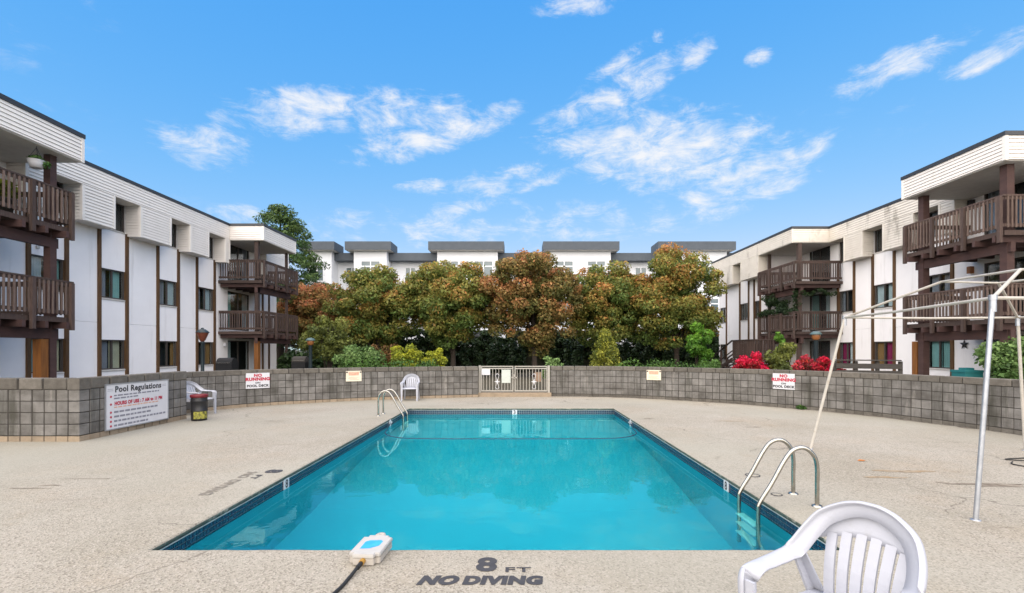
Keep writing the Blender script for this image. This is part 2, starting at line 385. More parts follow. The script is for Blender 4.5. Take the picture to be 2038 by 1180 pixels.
mt['coral'] = leaf_mat('coral_azalea_flowers', (.08,.10,.03), (.62,.08,.05), (.55,.03,.08), trans=.3)
mt['fresh'] = leaf_mat('fresh_green_leaves', (.06,.16,.02), (.22,.42,.05), trans=.45)
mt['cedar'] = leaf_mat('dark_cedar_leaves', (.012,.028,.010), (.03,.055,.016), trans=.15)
mt['hedge'] = leaf_mat('low_hedge_leaves', (.035,.085,.018), (.10,.19,.035), trans=.25)
mt['gold_cone'] = leaf_mat('golden_cedar_leaves', (.07,.10,.02), (.34,.33,.04), trans=.25)
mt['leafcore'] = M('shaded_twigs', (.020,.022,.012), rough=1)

# ------------------------------------------------------------------ text
def text_mesh(body, size, mat, bold=0.0, shear=0.0, xs=1.0, align='CENTER'):
    cu = bpy.data.curves.new('lettering', 'FONT'); cu.body = body; cu.size = size; cu.offset = bold; cu.shear = shear
    cu.align_x = align; cu.align_y = 'CENTER'; cu.fill_mode = 'FRONT'; cu.resolution_u = 4; cu.space_character = 1.1
    o = bpy.data.objects.new('tmp', cu); COL.objects.link(o)
    bpy.context.view_layer.update()
    me = bpy.data.meshes.new_from_object(o.evaluated_get(bpy.context.evaluated_depsgraph_get()))
    bpy.data.objects.remove(o); bpy.data.curves.remove(cu)
    for v in me.vertices: v.co.x *= xs
    me.materials.clear(); me.materials.append(mat); me.name = 'lettering'
    return me

# ------------------------------------------------------------------ leaves
def leaf_cloud(name, blobs, n, size, mat, parent, seed=0, shell=.45, tint_up=.5, squash=1.0, jit=.35, zmin=.02):
    """n leaf-sized faces spread through the outer part of a set of ellipsoid clumps"""
    g = np.random.default_rng(seed)
    B = np.array([(b[0], b[1], b[2], b[3], b[4] if len(b) > 4 else b[3]) for b in blobs], float)
    w = B[:,3] * B[:,3]; w /= w.sum()
    k = g.choice(len(B), n, p=w)
    d = g.normal(size=(n,3)); d /= np.linalg.norm(d, axis=1)[:,None]
    rad = 1 - shell * g.random(n) ** 1.3 + .12 * g.normal(size=n) * .5
    sc = np.stack([B[k,3], B[k,3], B[k,4]], 1)
    P = B[k,:3] + d * sc * rad[:,None]
    keep = P[:,2] > zmin; P, d, k = P[keep], d[keep], k[keep]; n = len(P)
    N = d + g.normal(size=(n,3)) * .75 + np.array([0,0,.35]); N /= np.linalg.norm(N, axis=1)[:,None]
    a = g.normal(size=(n,3)); a -= N * (a * N).sum(1)[:,None]; a /= np.linalg.norm(a, axis=1)[:,None]
    b = np.cross(N, a)
    s = size * (.45 + 1.0 * g.random(n) ** 1.4)
    A = a * s[:,None]; Bv = b * (s * .62 * squash)[:,None]
    V = np.stack([P - A, P + Bv * .95 - A * .1, P + A, P - Bv * .95 - A * .1], 1).reshape(-1, 3)
    V -= np.array(WL.get(parent.name, Vector((0,0,0))))
    me = bpy.data.meshes.new(name)
    me.vertices.add(4*n); me.vertices.foreach_set('co', V.ravel())
    me.loops.add(4*n); me.loops.foreach_set('vertex_index', np.arange(4*n, dtype=np.int32))
    me.polygons.add(n); me.polygons.foreach_set('loop_start', np.arange(0, 4*n, 4, dtype=np.int32))
    me.update(calc_edges=True)
    bt = g.random(len(B))
    zz = (P[:,2] - P[:,2].min()) / max(1e-3, np.ptp(P[:,2]))
    t = np.clip(.15 + jit * (bt[k] - .5) * 2 + tint_up * (d[:,2] * .35 + zz * .6) + .16 * g.normal(size=n), 0, 1)
    at = me.attributes.new('tint', 'FLOAT', 'FACE'); at.data.foreach_set('value', t.astype(np.float32))
    me.materials.append(mat)
    o = link_mesh(name, me, parent); WL[o.name] = WL.get(parent.name, Vector((0,0,0)))
    return o
def clumps(c, rx, ry, rz, n, r, seed, zbias=0.0, flat=.8):
    g = np.random.default_rng(seed); out = []
    for i in range(n):
        d = g.normal(size=3); d /= np.linalg.norm(d); f = g.random() ** .45
        rr = r * (.65 + .7 * g.random())
        out.append((c[0]+d[0]*rx*f, c[1]+d[1]*ry*f, c[2]+d[2]*rz*f + zbias*g.random(), rr, rr*flat))
    return out
def shrub(name, c, rx, ry, h, mat, label, cat='shrub', n=5000, size=.05, nc=26, cr=.3, seed=1, group=None, stems=5, z0=.05, tint=.5):
    t = thing(name, (c[0], c[1], 0), label, cat, group)
    zc = z0 + (h - z0) * .52
    leaf_cloud('foliage', clumps((c[0], c[1], zc), rx*.75, ry*.75, (h-z0)*.36, nc, cr, seed), n, size, mt[mat], t, seed, tint_up=tint)
    m = MB(); g = random.Random(seed)
    for i in range(stems):
        a = g.uniform(0, 6.28); q = g.uniform(.2, .55)
        m.tube(smooth_path([(c[0]+.1*math.cos(a), c[1]+.1*math.sin(a), -.05), (c[0]+q*.4*rx*math.cos(a), c[1]+q*.4*ry*math.sin(a), zc*.6), (c[0]+q*rx*math.cos(a), c[1]+q*ry*math.sin(a), zc*1.25)], 3), [.03,.028,.026,.022,.018,.014,.01], 5)
    m.build('stem', mt['bark'], t)
    return t
def tree(name, base, top, rx, ry, zlow, mat, label, seed, n=15000, size=.13, nc=70, cr=.62, tr=.16, group=None, tint=.5, cat='tree'):
    t = thing(name, (base[0], base[1], 0), label, cat, group)
    zc = (top + zlow) / 2; rz = (top - zlow) / 2
    bl = clumps((base[0], base[1], zc), rx*.88, ry*.88, rz*.9, nc, cr, seed, flat=.74)
    leaf_cloud('crown', bl, n, size, mt[mat], t, seed, tint_up=tint)
    g = random.Random(seed); m = MB()
    m.tube(smooth_path([(base[0], base[1], -.1), (base[0]+.06, base[1], zlow*.7), (base[0]-.05, base[1]+.05, zc), (base[0], base[1], top-.6)], 4),
           [tr*1.25, tr*1.1, tr, tr*.98, tr*.95, tr*.9, tr*.82, tr*.7, tr*.6, tr*.45, tr*.35, tr*.22, tr*.12], 8)
    for i in range(11):
        b = bl[g.randrange(len(bl))]; z0 = g.uniform(zlow*.75, zc)
        m.tube(smooth_path([(base[0], base[1], z0), ((base[0]+b[0])/2, (base[1]+b[1])/2, (z0+b[2])/2+.1), b[:3]], 3), [tr*.5, tr*.42, tr*.36, tr*.3, tr*.24, tr*.18, tr*.1], 6)
    m.build('trunk', mt['bark'], t)
    return t

# ================================================================== POOL AND DECK
XL, XR, YN, YF = -2.95, 2.62, 3.80, 12.99
ZW = -.17
WALL_R = [(1.12,16.32),(3.2,16.05),(5.3,14.95),(6.6,14.0),(7.75,12.7),(8.6,11.5),(9.05,10.4),(9.35,9.4),(9.52,8.5),(9.7,7.0)]
WALL_B = [(-8.55,10.9),(-8.3,12.15),(-7.45,13.4),(-5.9,14.45),(-4.0,15.35),(-1.34,16.08)]
WALL_A = [(-7.72,11.0),(-7.68,8.42),(-9.4,8.36)]
outer = [(-13,-9),(11,-9),(9.8,7.0)] + [(x, y) for x, y in WALL_R[::-1]] + [(x, y) for x, y in WALL_B[::-1]] + [(-8.6,10.8),(-13,8.3)]
hole = [(XL,YN),(XR,YN),(XR,YF),(XL,YF)]
def sheet(name, outer, hole, z, mat):
    polys = [[Vector((x,y,z)) for x,y in outer], [Vector((x,y,z)) for x,y in hole]]
    tri = geometry.tessellate_polygon(polys); pts = polys[0] + polys[1]
    m = MB()
    fs = []
    for a,b,c in tri:
        nrm = (pts[b]-pts[a]).cross(pts[c]-pts[a])
        fs.append((a,b,c) if nrm.z > 0 else (a,c,b))
    m.add(pts, fs); return m.build(name, mat)
deck = tag(sheet('pool_deck', outer, hole, 0, mt['deck']), kind='structure')
ground = tag(sheet('ground', [(-900,-900),(900,-900),(900,900),(-900,900)], outer, -.04, mt['ground']), kind='structure')
# basin with a sloping floor: deep at this end
basin = MB()
dz = lambda y: -1.95 if y < 7 else -1.95 + (y-7)/(YF-7)*1.0
o_ = .012
prof = [YN-o_, 5.4, 7.0, 9.0, 11.0, YF+o_]
for a, b in zip(prof[:-1], prof[1:]):
    za, zb = dz(a), dz(b)
    basin.add([(XL-o_,a,za),(XR+o_,a,za),(XR+o_,b,zb),(XL-o_,b,zb)], [(0,1,2,3)])
    for x in (XL-o_, XR+o_): basin.add([(x,a,za),(x,b,zb),(x,b,-.2),(x,a,-.2)], [(0,1,2,3)])
for y in (YN-o_, YF+o_): basin.add([(XL-o_,y,dz(y)),(XR+o_,y,dz(y)),(XR+o_,y,-.2),(XL-o_,y,-.2)], [(0,1,2,3)])
basin = tag(basin.build('pool_basin', mt['basin']), kind='structure')
def ring(e0, e1, z0, z1):
    m = MB()
    m.box((XL-e1, YN-e1, z0), (XR+e1, YN-e0, z1)); m.box((XL-e1, YF+e0, z0), (XR+e1, YF+e1, z1))
    m.box((XL-e1, YN-e0, z0), (XL-e0, YF+e0, z1)); m.box((XR+e0, YN-e0, z0), (XR+e1, YF+e0, z1))
    return m
nose, lipm = MB(), MB()                      # rounded edge of the deck and the mossy face below it
def nose_strip(p, q, inward):
    p, q, inward = Vector(p), Vector(q), Vector(inward)
    up = [(-.002, .0005), (.008, -.003), (.0135, -.011)]; dn = [(.0135, -.011), (.015, -.022), (.013, -.036), (.004, -.05), (-.02, -.052)]
    nseg = int((q-p).length / .1); W = [random.uniform(-.003, .003) for _ in range(nseg+1)]
    for M_, prof in ((lipm, up), (nose, dn)):
        vs_ = []
        for i in range(nseg+1):
            c = p.lerp(q, i/nseg)
            for j, (d, z) in enumerate(prof): vs_.append(c + inward*(d+W[i]*(z < -.002)) + Vector((0,0,z+W[i]*.5*(z < -.002))))
        k = len(prof)
        M_.add(vs_, [(i*k+j, i*k+j+1, (i+1)*k+j+1, (i+1)*k+j) for i in range(nseg) for j in range(k-1)], True)
nose_strip((XL,YN,0),(XL,YF,0),(1,0,0)); nose_strip((XR,YF,0),(XR,YN,0),(-1,0,0)); nose_strip((XL,YF,0),(XR,YF,0),(0,-1,0)); nose_strip((XR,YN,0),(XL,YN,0),(0,1,0))
nose.build('pool_nosing', mt['coping'], basin); lipm.build('deck_edge', mt['deck'], basin)
ring(-.003, .03, -.063, -.053).build('grout_line', mt['grout'], basin)
ring(.012, .03, -.22, -.0625).build('grout_bed', mt['grout'], basin)
tiles = MB()
ts = .049
def tile_run(p, q, inward):
    p, q, inward = Vector(p), Vector(q), Vector(inward); L = (q-p).length; n = int(L/ts); d = (q-p).normalized()
    for i in range(n):
        for r in range(3):
            c = p + d*((i+.5)*L/n) + Vector((0,0,-.0885 - r*.0505)) - inward*.008
            h = d*(L/n*.435); v = Vector((0,0,.0218)); k = inward*.005
            tiles.add([c-h-v-k, c+h-v-k, c+h+v-k, c-h+v-k, c-h-v+k, c+h-v+k, c+h+v+k, c-h+v+k],
                      [(0,3,2,1),(4,5,6,7),(0,1,5,4),(1,2,6,5),(2,3,7,6),(3,0,4,7)])
tile_run((XL,YN,0),(XL,YF,0),(1,0,0)); tile_run((XR,YF,0),(XR,YN,0),(-1,0,0)); tile_run((XL,YF,0),(XR,YF,0),(0,-1,0)); tile_run((XR,YN,0),(XL,YN,0),(0,1,0))
tag(tiles.build('waterline_tiles', mt['tile'], basin), kind='stuff')
wm = MB(); wm.add([(XL-.001,YN-.001,ZW),(XR+.001,YN-.001,ZW),(XR+.001,YF+.001,ZW),(XL-.001,YF+.001,ZW)], [(0,1,2,3)])
tag(wm.build('pool_water', mt['water']), kind='structure')
# depth marker tiles on the waterline
def marker(loc, rz, txt):
    m = MB(); m.box((-.065,-.006,-.07),(.065,.004,.07))
    o = m.build('depth_marker', mt['sign'], basin, local=True); o.location = loc; o.rotation_euler = (0,0,rz)
    t = link_mesh('numeral', text_mesh(txt, .14, mt['ink'], .004), o, (0,-.0075,0), (R(90),0,0))
marker((-.08, YF-.004, -.115), 0, '3'); marker((XL+.004, 6.08, -.115), R(90), '8'); marker((XR-.004, 5.98, -.115), R(-90), '8')
# painted lettering on the deck
def deck_text(txt, size, x, y, rz, mat, bold=0, shear=0, xs=1):
    o = link_mesh('painted_lettering', text_mesh(txt, size, mat, bold, shear, xs), deck, (x, y, .004), (0,0,rz))
deck_text('8', .30, -.228, 3.535, 0, mt['ink'], .012, 0, 1.0)
deck_text('FT', .105, -.0, 3.455, 0, mt['ink'], .002, 0, 1.65)
deck_text('NO', .16, -.555, 3.295, 0, mt['ink'], .012, .25, 1.0)
deck_text('DIVING', .155, -.105, 3.295, 0, mt['ink'], .0115, .12, .97)
deck_text('8', .26, -3.20, 6.25, R(-90), mt['ink'], .016, 0, 1.2)
deck_text('FT', .11, -3.28, 5.98, R(-90), mt['ink'], .003, 0, 1.6)
deck_text('NO DIVING', .16, -3.45, 5.72, R(-90), mt['inkfade'], .008, 0, 1.1)
# small round lids and drains set in the deck
def lid(x, y, r, label):
    t = thing('skimmer_lid', (x, y, 0), label, 'lid')
    m = MB(); m.lathe([(r*1.18,.001),(r*1.18,.006),(r*1.02,.008),(r*1.0,.004)], (x,y,0), 28); m.build('rim', mt['ink'], t)
    m = MB(); m.lathe([(r*.97,.002),(r*.95,.006),(.0,.006)], (x,y,0), 28); m.build('cover', mt['deck'], t)
lid(2.98, 6.05, .075, 'round skimmer lid in the deck beside the steel ladder')
lid(2.85, 5.25, .05, 'small round drain cap in the deck inside the ladder rails')
def flat_patch(name, x, y, rx, ry, mat, seed, label=None, cat=None, z=.005):
    g = random.Random(seed); m = MB(); n = 26; ph = [g.uniform(0, 6.28) for _ in range(4)]
    pts = []
    for k in range(n):
        t = 2*math.pi*k/n; q = 1 + .28*math.sin(2*t+ph[0]) + .2*math.sin(3*t+ph[1]) + .14*math.sin(5*t+ph[2]) + .1*math.sin(8*t+ph[3])
        pts.append((x+rx*q*math.cos(t), y+ry*q*math.sin(t), z))
    m.add(pts, [tuple(range(n))]); return m.build(name, mat, deck)
mt['rust'+'stain'] = stain(M('rust_stain', (.24,.165,.09), (.27,.225,.165), 5, .95, contrast=.3), (.10,.075,.05), 9, .55, .62, .6)
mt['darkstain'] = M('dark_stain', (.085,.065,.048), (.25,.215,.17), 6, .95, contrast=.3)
for (px, py, rx, ry, k) in [(1800,938,.30,.07,'ruststain'),(1878,961,.06,.03,'darkstain'),(1975,965,.42,.07,'darkstain'),(1760,950,.25,.04,'ruststain'),
        (100,966,.10,.025,'darkstain'),(1500,850,.14,.03,'darkstain'),(1290,833,.12,.04,'darkstain'),(545,838,.16,.05,'darkstain'),(1455,838,.3,.04,'ruststain'),(55,972,.2,.012,'darkstain'),(180,953,.25,.01,'darkstain')]:
    Y = 950*1.6/(py-695); flat_patch('stain', (px-1030)/950*Y, Y, rx, ry, mt[k], px, z=.003)
lf = MB(); lf.add([(-.07,0,.004),(-.02,.03,.016),(.06,.01,.008),(.0,-.03,.006)], [(0,3,2,1)])
lf.add([(.06,.01,.008),(.10,.012,.010),(.10,.016,.010)], [(0,1,2)])
o = lf.build('fallen_leaf', M('orange_leaf', (.40,.14,.03), rough=.8)); o.location = (4.93, 6.83, .003)
tag(o, 'single orange fallen leaf lying on the pale deck', 'leaf')

# floating rope across the shallow end
rope = MB()
pts = [(XL+.02,11.0,-.11),(XL+.06,10.6,ZW),(XL+.2,9.95,ZW+.004),(XL+.55,9.55,ZW+.004),(XL+1.1,9.42,ZW+.004),(-.1,9.4,ZW+.004),(XR-1.1,9.42,ZW+.004),(XR-.5,9.55,ZW+.004),(XR-.15,9.95,ZW+.004),(XR-.05,10.6,ZW),(XR-.02,11.0,-.11)]
rope.tube(smooth_path(pts, 8), .013, 6)
t = thing('safety_rope', (0, 9.4, ZW), 'dark slack safety rope floating across the shallow end of the pool', 'rope')
rope.build('cord', M('dark_blue_rope', (.01,.05,.09), rough=.6), t)
for x in (XL, XR):
    m = MB(); sgn = 1 if x < 0 else -1
    m.box((x+sgn*.001, 10.96, -.17), (x+sgn*.025, 11.04, -.02)); m.tube([(x+sgn*.02,11.0,-.05),(x+sgn*.06,11.0,-.08),(x+sgn*.02,11.0,-.12)], .01, 6)
    m.build('anchor', mt['sign'], t)

# ladders
def ladder(xp, y, side, label):              # side = +1: deck is at +X of the water edge
    t = thing('pool_ladder', (xp, y, 0), label, 'ladder', 'steel pool ladders')
    xe = xp - side*.60
    for yy in (y-.21, y+.21):
        p = [(xp,yy,0),(xp,yy,.2),(xp,yy,.40),(xp-side*.035,yy,.52),(xp-side*.13,yy,.595),(xp-side*.24,yy,.575),(xp-side*.33,yy,.47),(xp-side*.46,yy,.235),(xe+side*.02,yy,.04),(xe,yy,-.06),(xe,yy,-.4),(xe,yy,-1.15)]
        m = MB(); m.tube(smooth_path(p, 5), .0215, 12); m.build('handrail', mt['steel'], t)
        m = MB(); m.lathe([(.022,.02),(.03,.02),(.048,.012),(.052,.001)], (xp,yy,0), 20); m.build('floor_flange', mt['steel'], t)
    for z in (-.29, -.56, -.83):
        m = MB(); m.box((xe-.045, y-.2, z-.018), (xe+.045, y+.2, z+.012)); m.build('tread', mt['tread'], t)
ladder(3.05, 5.07, 1, 'steel pool ladder beside the moulded white chair')
ladder(-3.34, 11.66, -1, 'steel pool ladder at the shallow end near the gate')

# ================================================================== BLOCK WALLS
block_me = MB().box((-.0935,-.1,-.0935),(.0935,.1,.0935)).mesh('block', mt['block'])
bm_ = bmesh.new(); bm_.from_mesh(block_me); bmesh.ops.bevel(bm_, geom=bm_.edges[:], offset=.006, segments=1, affect='EDGES'); bm_.to_mesh(block_me); bm_.free()
cap_me = MB().box((-.196,-.108,-.068),(.196,.108,.068)).mesh('cap_block', mt['cap'])
bm_ = bmesh.new(); bm_.from_mesh(cap_me); bmesh.ops.bevel(bm_, geom=bm_.edges[:], offset=.01, segments=1, affect='EDGES'); bm_.to_mesh(cap_me); bm_.free()
half_cap_me = MB().box((-.105,-.108,-.068),(.105,.108,.068)).mesh('cap_block', mt['cap'])
base_me = MB().box((-.0955,-.1,-.05),(.0955,.1,.05)).mesh('base_block', mt['base'])
base_dark_me = MB().box((-.0955,-.1,-.05),(.0955,.1,.05)).mesh('base_block', mt['cap'])
def resample(pts, step):
    P = [Vector((x,y,0)) for x,y in pts]; out = []; seg = 0; 
    L = [0]
    for a,b in zip(P[:-1],P[1:]): L.append(L[-1]+(b-a).length)
    n = int(L[-1]/step)
    for i in range(n):
        s = (i+.5)*L[-1]/n
        while L[seg+1] < s: seg += 1
        a, b = P[seg], P[seg+1]; t = (s-L[seg])/(L[seg+1]-L[seg])
        out.append((a.lerp(b,t), math.atan2((b-a).y,(b-a).x)))
    return out, L[-1]/n
def block_wall(paths, label, base_mat, h0=.09, extra=0.0, sm=True, corners=()):
    first = paths[0][0]
    t = thing('block_wall', (first[0], first[1], 0), label, 'wall')
    todo = []
    core = MB(); 
    for path in paths:
        pp = [(p.x, p.y) for p in smooth_path([(x,y,0) for x,y in path], 6)] if sm else path
        for a, b in zip(pp[:-1], pp[1:]):
            core.bar((a[0],a[1],.5*(1.0+extra)), (b[0],b[1],.5*(1.0+extra)), .18, 1.0+extra-.01)
        cols, st = resample(pp, .2)
        for i, (c, ang) in enumerate(cols):
            todo.append((c, ang, h0/2-.005, base_me, h0/.1*.96))
            for r in range(4): todo.append((c, ang, h0 + .1 + r*.2, block_me, 1))
        caps, st2 = resample(pp, .4)
        for c, ang in caps: todo.append((c, ang, h0+.8+.07+extra/2, cap_me, 1+extra/.14))
    core.build('mortar', mt['mortar'], t)
    bme = base_me if base_mat == 'base' else base_dark_me
    todo = [(c, a, z, bme if me is base_me else me, zs) for c, a, z, me, zs in todo]
    for cx, cy_ in corners:                        # corner blocks
        todo += [(Vector((cx,cy_,0)), 0, h0/2-.005, bme, h0/.1*.96)] + [(Vector((cx,cy_,0)), 0, h0+.1+r*.2, block_me, 1) for r in range(4)] + [(Vector((cx,cy_,0)), 0, h0+.8+.07+extra/2-.002, half_cap_me, 1+extra/.14)]
    todo.sort(key=lambda q: (q[0].x**2 + q[0].y**2))
    for (c, ang, z, me, zs) in todo[:300]:
        o = link_mesh(me.name, me, t, c + Vector((random.uniform(-.002,.002),random.uniform(-.003,.003),z)) - WL[t.name], (0,0,ang+random.uniform(-.008,.008)), (1,1,zs))
    rest = todo[300:]
    if rest:
        for me, nm in ((block_me,'far_blocks'),(cap_me,'far_cap_blocks'),(bme,'far_base_blocks')):
            m = MB()
            for (c, ang, z, me2, zs) in rest:
                if me2 is not me: continue
                mat = Matrix.Translation(c + Vector((0,random.uniform(-.003,.003),z))) @ Matrix.Rotation(ang,4,'Z') @ Matrix.Diagonal((1,1,zs,1))
                m.add([mat @ v.co for v in me.vertices], [tuple(p.vertices) for p in me.polygons])
            if m.v: tag(m.build(nm, me.materials[0], t), kind='stuff')
    return t
block_wall([[(-7.72,11.0),(-7.68,8.46)], [(-7.78,8.36),(-12.98,8.36)]], 'grey concrete block wall carrying the large regulations board', 'base', .10, .06, sm=False, corners=((-7.679,8.36),))
block_wall([WALL_B], 'curved grey block wall behind the chair and drum up to the gate', 'base', .09)
block_wall([WALL_R], 'long curved grey block wall from the gate past the red azaleas', 'dark', .09)

# gate
GY = 16.2
gt = thing('pool_gate', (-.1, GY, 0), 'cream metal double gate with white ornaments between block walls', 'gate')
m = MB(); m.box((-1.34,GY-.14,-.01),(1.14,GY+.16,.13)); m.build('threshold', mt['base'], gt)
for x in (-1.28, 1.06):
    m = MB(); m.box((x-.035,GY-.035,.131),(x+.035,GY+.035,1.05)); m.build('gate_post', mt['gate'], gt)
for (a, b) in ((-1.235,-.14),(-.10,1.015)):
    m = MB(); m.box((a,GY-.02,.17),(b,GY+.02,.21)); m.box((a,GY-.02,.93),(b,GY+.02,.965)); m.box((a,GY-.02,1.0),(b,GY+.02,1.035))
    m.box((a,GY-.02,.211),(a+.035,GY+.02,.929)); m.box((b-.035,GY-.02,.211),(b,GY+.02,.929)); m.box((a,GY-.018,.966),(a+.035,GY+.018,.999)); m.box((b-.035,GY-.018,.966),(b,GY+.018,.999))
    leaf = m.build('gate_leaf', mt['gate'], gt)
    n = 10
    bme = MB().box((-.009,-.009,-.358),(.009,.009,.358)).mesh('bar', mt['gate'])
    for i in range(n):
        x = a+.035 + (b-a-.07)*(i+.5)/n
        link_mesh('bar', bme, leaf, Vector((x,GY,.57))-WL[gt.name])
    cx = (a+b)/2 + (.0 if a < -1 else .1)
    m = MB(); q = .085                         # pierced diamond ornament
    for ang in range(4):
        d = Vector((math.cos(ang*math.pi/2),0,math.sin(ang*math.pi/2))); e = Vector((-d.z,0,d.x)); c = Vector((cx,GY-.03,.5))
        m.add([c+e*.028+Vector((0,-.012,0)), c+d*q*1.25+Vector((0,-.004,0)), c-e*.028+Vector((0,-.012,0)), c+e*.028+Vector((0,.012,0)), c+d*q*1.25+Vector((0,.004,0)), c-e*.028+Vector((0,.012,0))],
              [(0,1,2),(5,4,3),(0,3,4,1),(1,4,5,2),(2,5,3,0)])
    for zz in (.72,.30): m.tube([(cx-.06,GY-.03,zz),(cx,GY-.03,zz+(.06 if zz>.5 else -.06)),(cx+.06,GY-.03,zz)], .01, 5); m.tube([(cx-.06,GY-.03,zz),(cx,GY-.03,.5),(cx+.06,GY-.03,zz)], .008, 5)
    m.build('ornament', mt['sign'], leaf)
m = MB(); m.box((-.20,GY-.06,.62),(-.02,GY-.025,.66)); m.box((-.13,GY-.06,.60),(-.09,GY-.03,.75)); m.build('latch', mt['gate'], gt)
def plate(name, x0, x1, z0, z1, y, mat, label):
    t = MB().box((x0,y-.008,z0),(x1,y,z1)).build(name, mat); return tag(t, label, 'sign')
plate('gate_sign', -1.22, -.93, .73, .93, GY-.022, mt['sign'], 'small white notice on the upper corner of the gate')
plate('gate_sign', -.54, -.24, .46, .91, GY-.022, M('pale_green_notice', (.50,.54,.50)), 'tall pale green notice on the gate beside the latch')
plate('gate_sign', .58, .80, .50, .82, GY+.04, M('brown_notice', (.30,.20,.14)), 'brown notice behind the bars of the gate')

# wall signs: P = centre on the wall's pool side, ang = direction of the wall (x axis of the sign)
def sign_board(name, c, ang, w, h, label, frame=None):
    t = thing(name, c, label, 'sign', rz=ang)
    m = MB(); m.box((-w/2,-.012,-h/2),(w/2,0,h/2)); m.build('board', mt['sign'], t, local=True)
    if frame:
        m = MB(); e = .02
        m.box((-w/2-e,-.02,-h/2-e),(w/2+e,.0,-h/2-.001)); m.box((-w/2-e,-.02,h/2+.001),(w/2+e,.0,h/2+e)); m.box((-w/2-e,-.02,-h/2-.001),(-w/2-.001,0,h/2+.001)); m.box((w/2+.001,-.02,-h/2-.001),(w/2+e,0,h/2+.001))
        m.build('frame', frame, t, local=True)
    return t
def sign_text(t, txt, size, x, z, mat, bold=.0, xs=1, align='CENTER'):
    link_mesh('lettering', text_mesh(txt, size, mat, bold, 0, xs, align), t, (x,-.0145,z), (R(90),0,0))
def near_wall(path, px):                       # point of a wall seen at picture column px, and its direction
    q = (px-1030)/950; pp = smooth_path([(x,y,0) for x,y in path], 6)
    for a, b in zip(pp[:-1], pp[1:]):
        f = lambda p: p.x - q*p.y
        if f(a)*f(b) <= 0:
            t = f(a)/(f(a)-f(b)); c = a.lerp(b,t); d = (b-a); ang = math.atan2(d.y, d.x)
            return c, ang
def on_wall(path, px, z, gap=.112):
    c, ang = near_wall(path, px); n = Vector((math.sin(ang), -math.cos(ang), 0))
    if n.dot(-c) < 0: n = -n; ang += math.pi
    return (c.x+n.x*gap, c.y+n.y*gap, z), ang
for path, px, where in ((WALL_B, 511, 'near the chair and black drum'), (WALL_R, 1563, 'on the wall below the azaleas')):
    c, ang = on_wall(path, px, .72)
    t = sign_board('no_running_sign', c, ang, .60 if px < 1000 else .56, .43, 'white no running on pool deck sign ' + where)
    sign_text(t, 'NO', .11, 0, .145, mt['inkred'], .007, 1.1); sign_text(t, 'RUNNING', .115, 0, .04, mt['inkred'], .008, 1.08)
    sign_text(t, 'ON', .065, 0, -.062, mt['ink'], .003, 1.2); sign_text(t, 'POOL DECK', .088, 0, -.145, mt['ink'], .005, 1.05)
mt['fadedsign'] = M('sun_bleached_sign', (.70,.64,.52), (.62,.54,.42), 5, .6); mt['fadedred'] = M('bleached_red_print', (.48,.22,.15), (.60,.40,.30), 12, .7)
for path, px, where in ((WALL_B, 703, 'on the wall by the shallow end ladder'), (WALL_R, 1303, 'on the wall right of the gate')):
    c, ang = on_wall(path, px, .77)
    t = sign_board('warning_sign', c, ang, .46, .32, 'sun bleached warning sign with faded red heading ' + where)
    t.children[0].data.materials.clear(); t.children[0].data.materials.append(mt['fadedsign'])
    m = MB(); m.box((-.15,-.0145,.02),(.15,-.0125,.13))
    for i, (a, b) in enumerate(((-.15,.14),(-.17,.10),(-.12,.16))): m.box((a,-.0145,-.04-i*.035),(b,-.0125,-.03-i*.035))
    m.build('faded_print', mt['fadedred'], t, local=True)
    for x in (-.2,.2): MB().box((x-.022,-.02,.1),(x+.022,-.0125,.14)).build('bracket', mt['ink'], t, local=True)
t = sign_board('pool_regulations_board', (-7.578, 9.55, .525), R(90), 1.55, .82, 'large white pool regulations board on the grey block wall', mt['galv'])
sign_text(t, 'Pool Regulations', .155, .0, .315, mt['ink'], .006, 1.0)
sign_text(t, 'HOURS OF USE : 7 AM to 11 PM', .092, -.59, .05, mt['inkred'], .006, .86, 'LEFT')
def word_bars(t, x0, x1, z, h, mat, seed):      # lines too small to read in the photograph
    g = random.Random(seed); x = x0; m = MB()
    while x < x1 - .03:
        w = g.uniform(.05,.13); w = min(w, x1-x); m.box((x,-.0145,z-h/2),(x+w,-.0125,z+h/2)); x += w + .022
    m.build('small_print', mat, t, local=True)
word_bars(t, -.60, .52, .205, .026, mt['inkgrey'], 1); word_bars(t, -.60, -.02, .15, .026, mt['inkgrey'], 2); word_bars(t, -.60, .50, -.015, .022, mt['fadedred'], 3)
for i, (b, mm) in enumerate(((.48,'inkgrey'),(.34,'inkgrey'),(.70,'inkgrey'),(.22,'inkgrey'))): word_bars(t, -.60, b, -.105-i*.085, .036, mt[mm], 5+i)
for z in (.19,.045,-.105,-.19,-.275,-.36):
    m = MB(); m.tube([(-.67,-.013,z),(-.67,-.0155,z)], .022, 10); m.build('bullet', mt['inkred'], t, local=True)
for a, b in ((-.74,-.62),(.62,.72)):
    for z in (.33,.30): MB().box((a,-.0145,z-.003),(b,-.0125,z+.003)).build('rule', mt['inkgrey'], t, local=True)

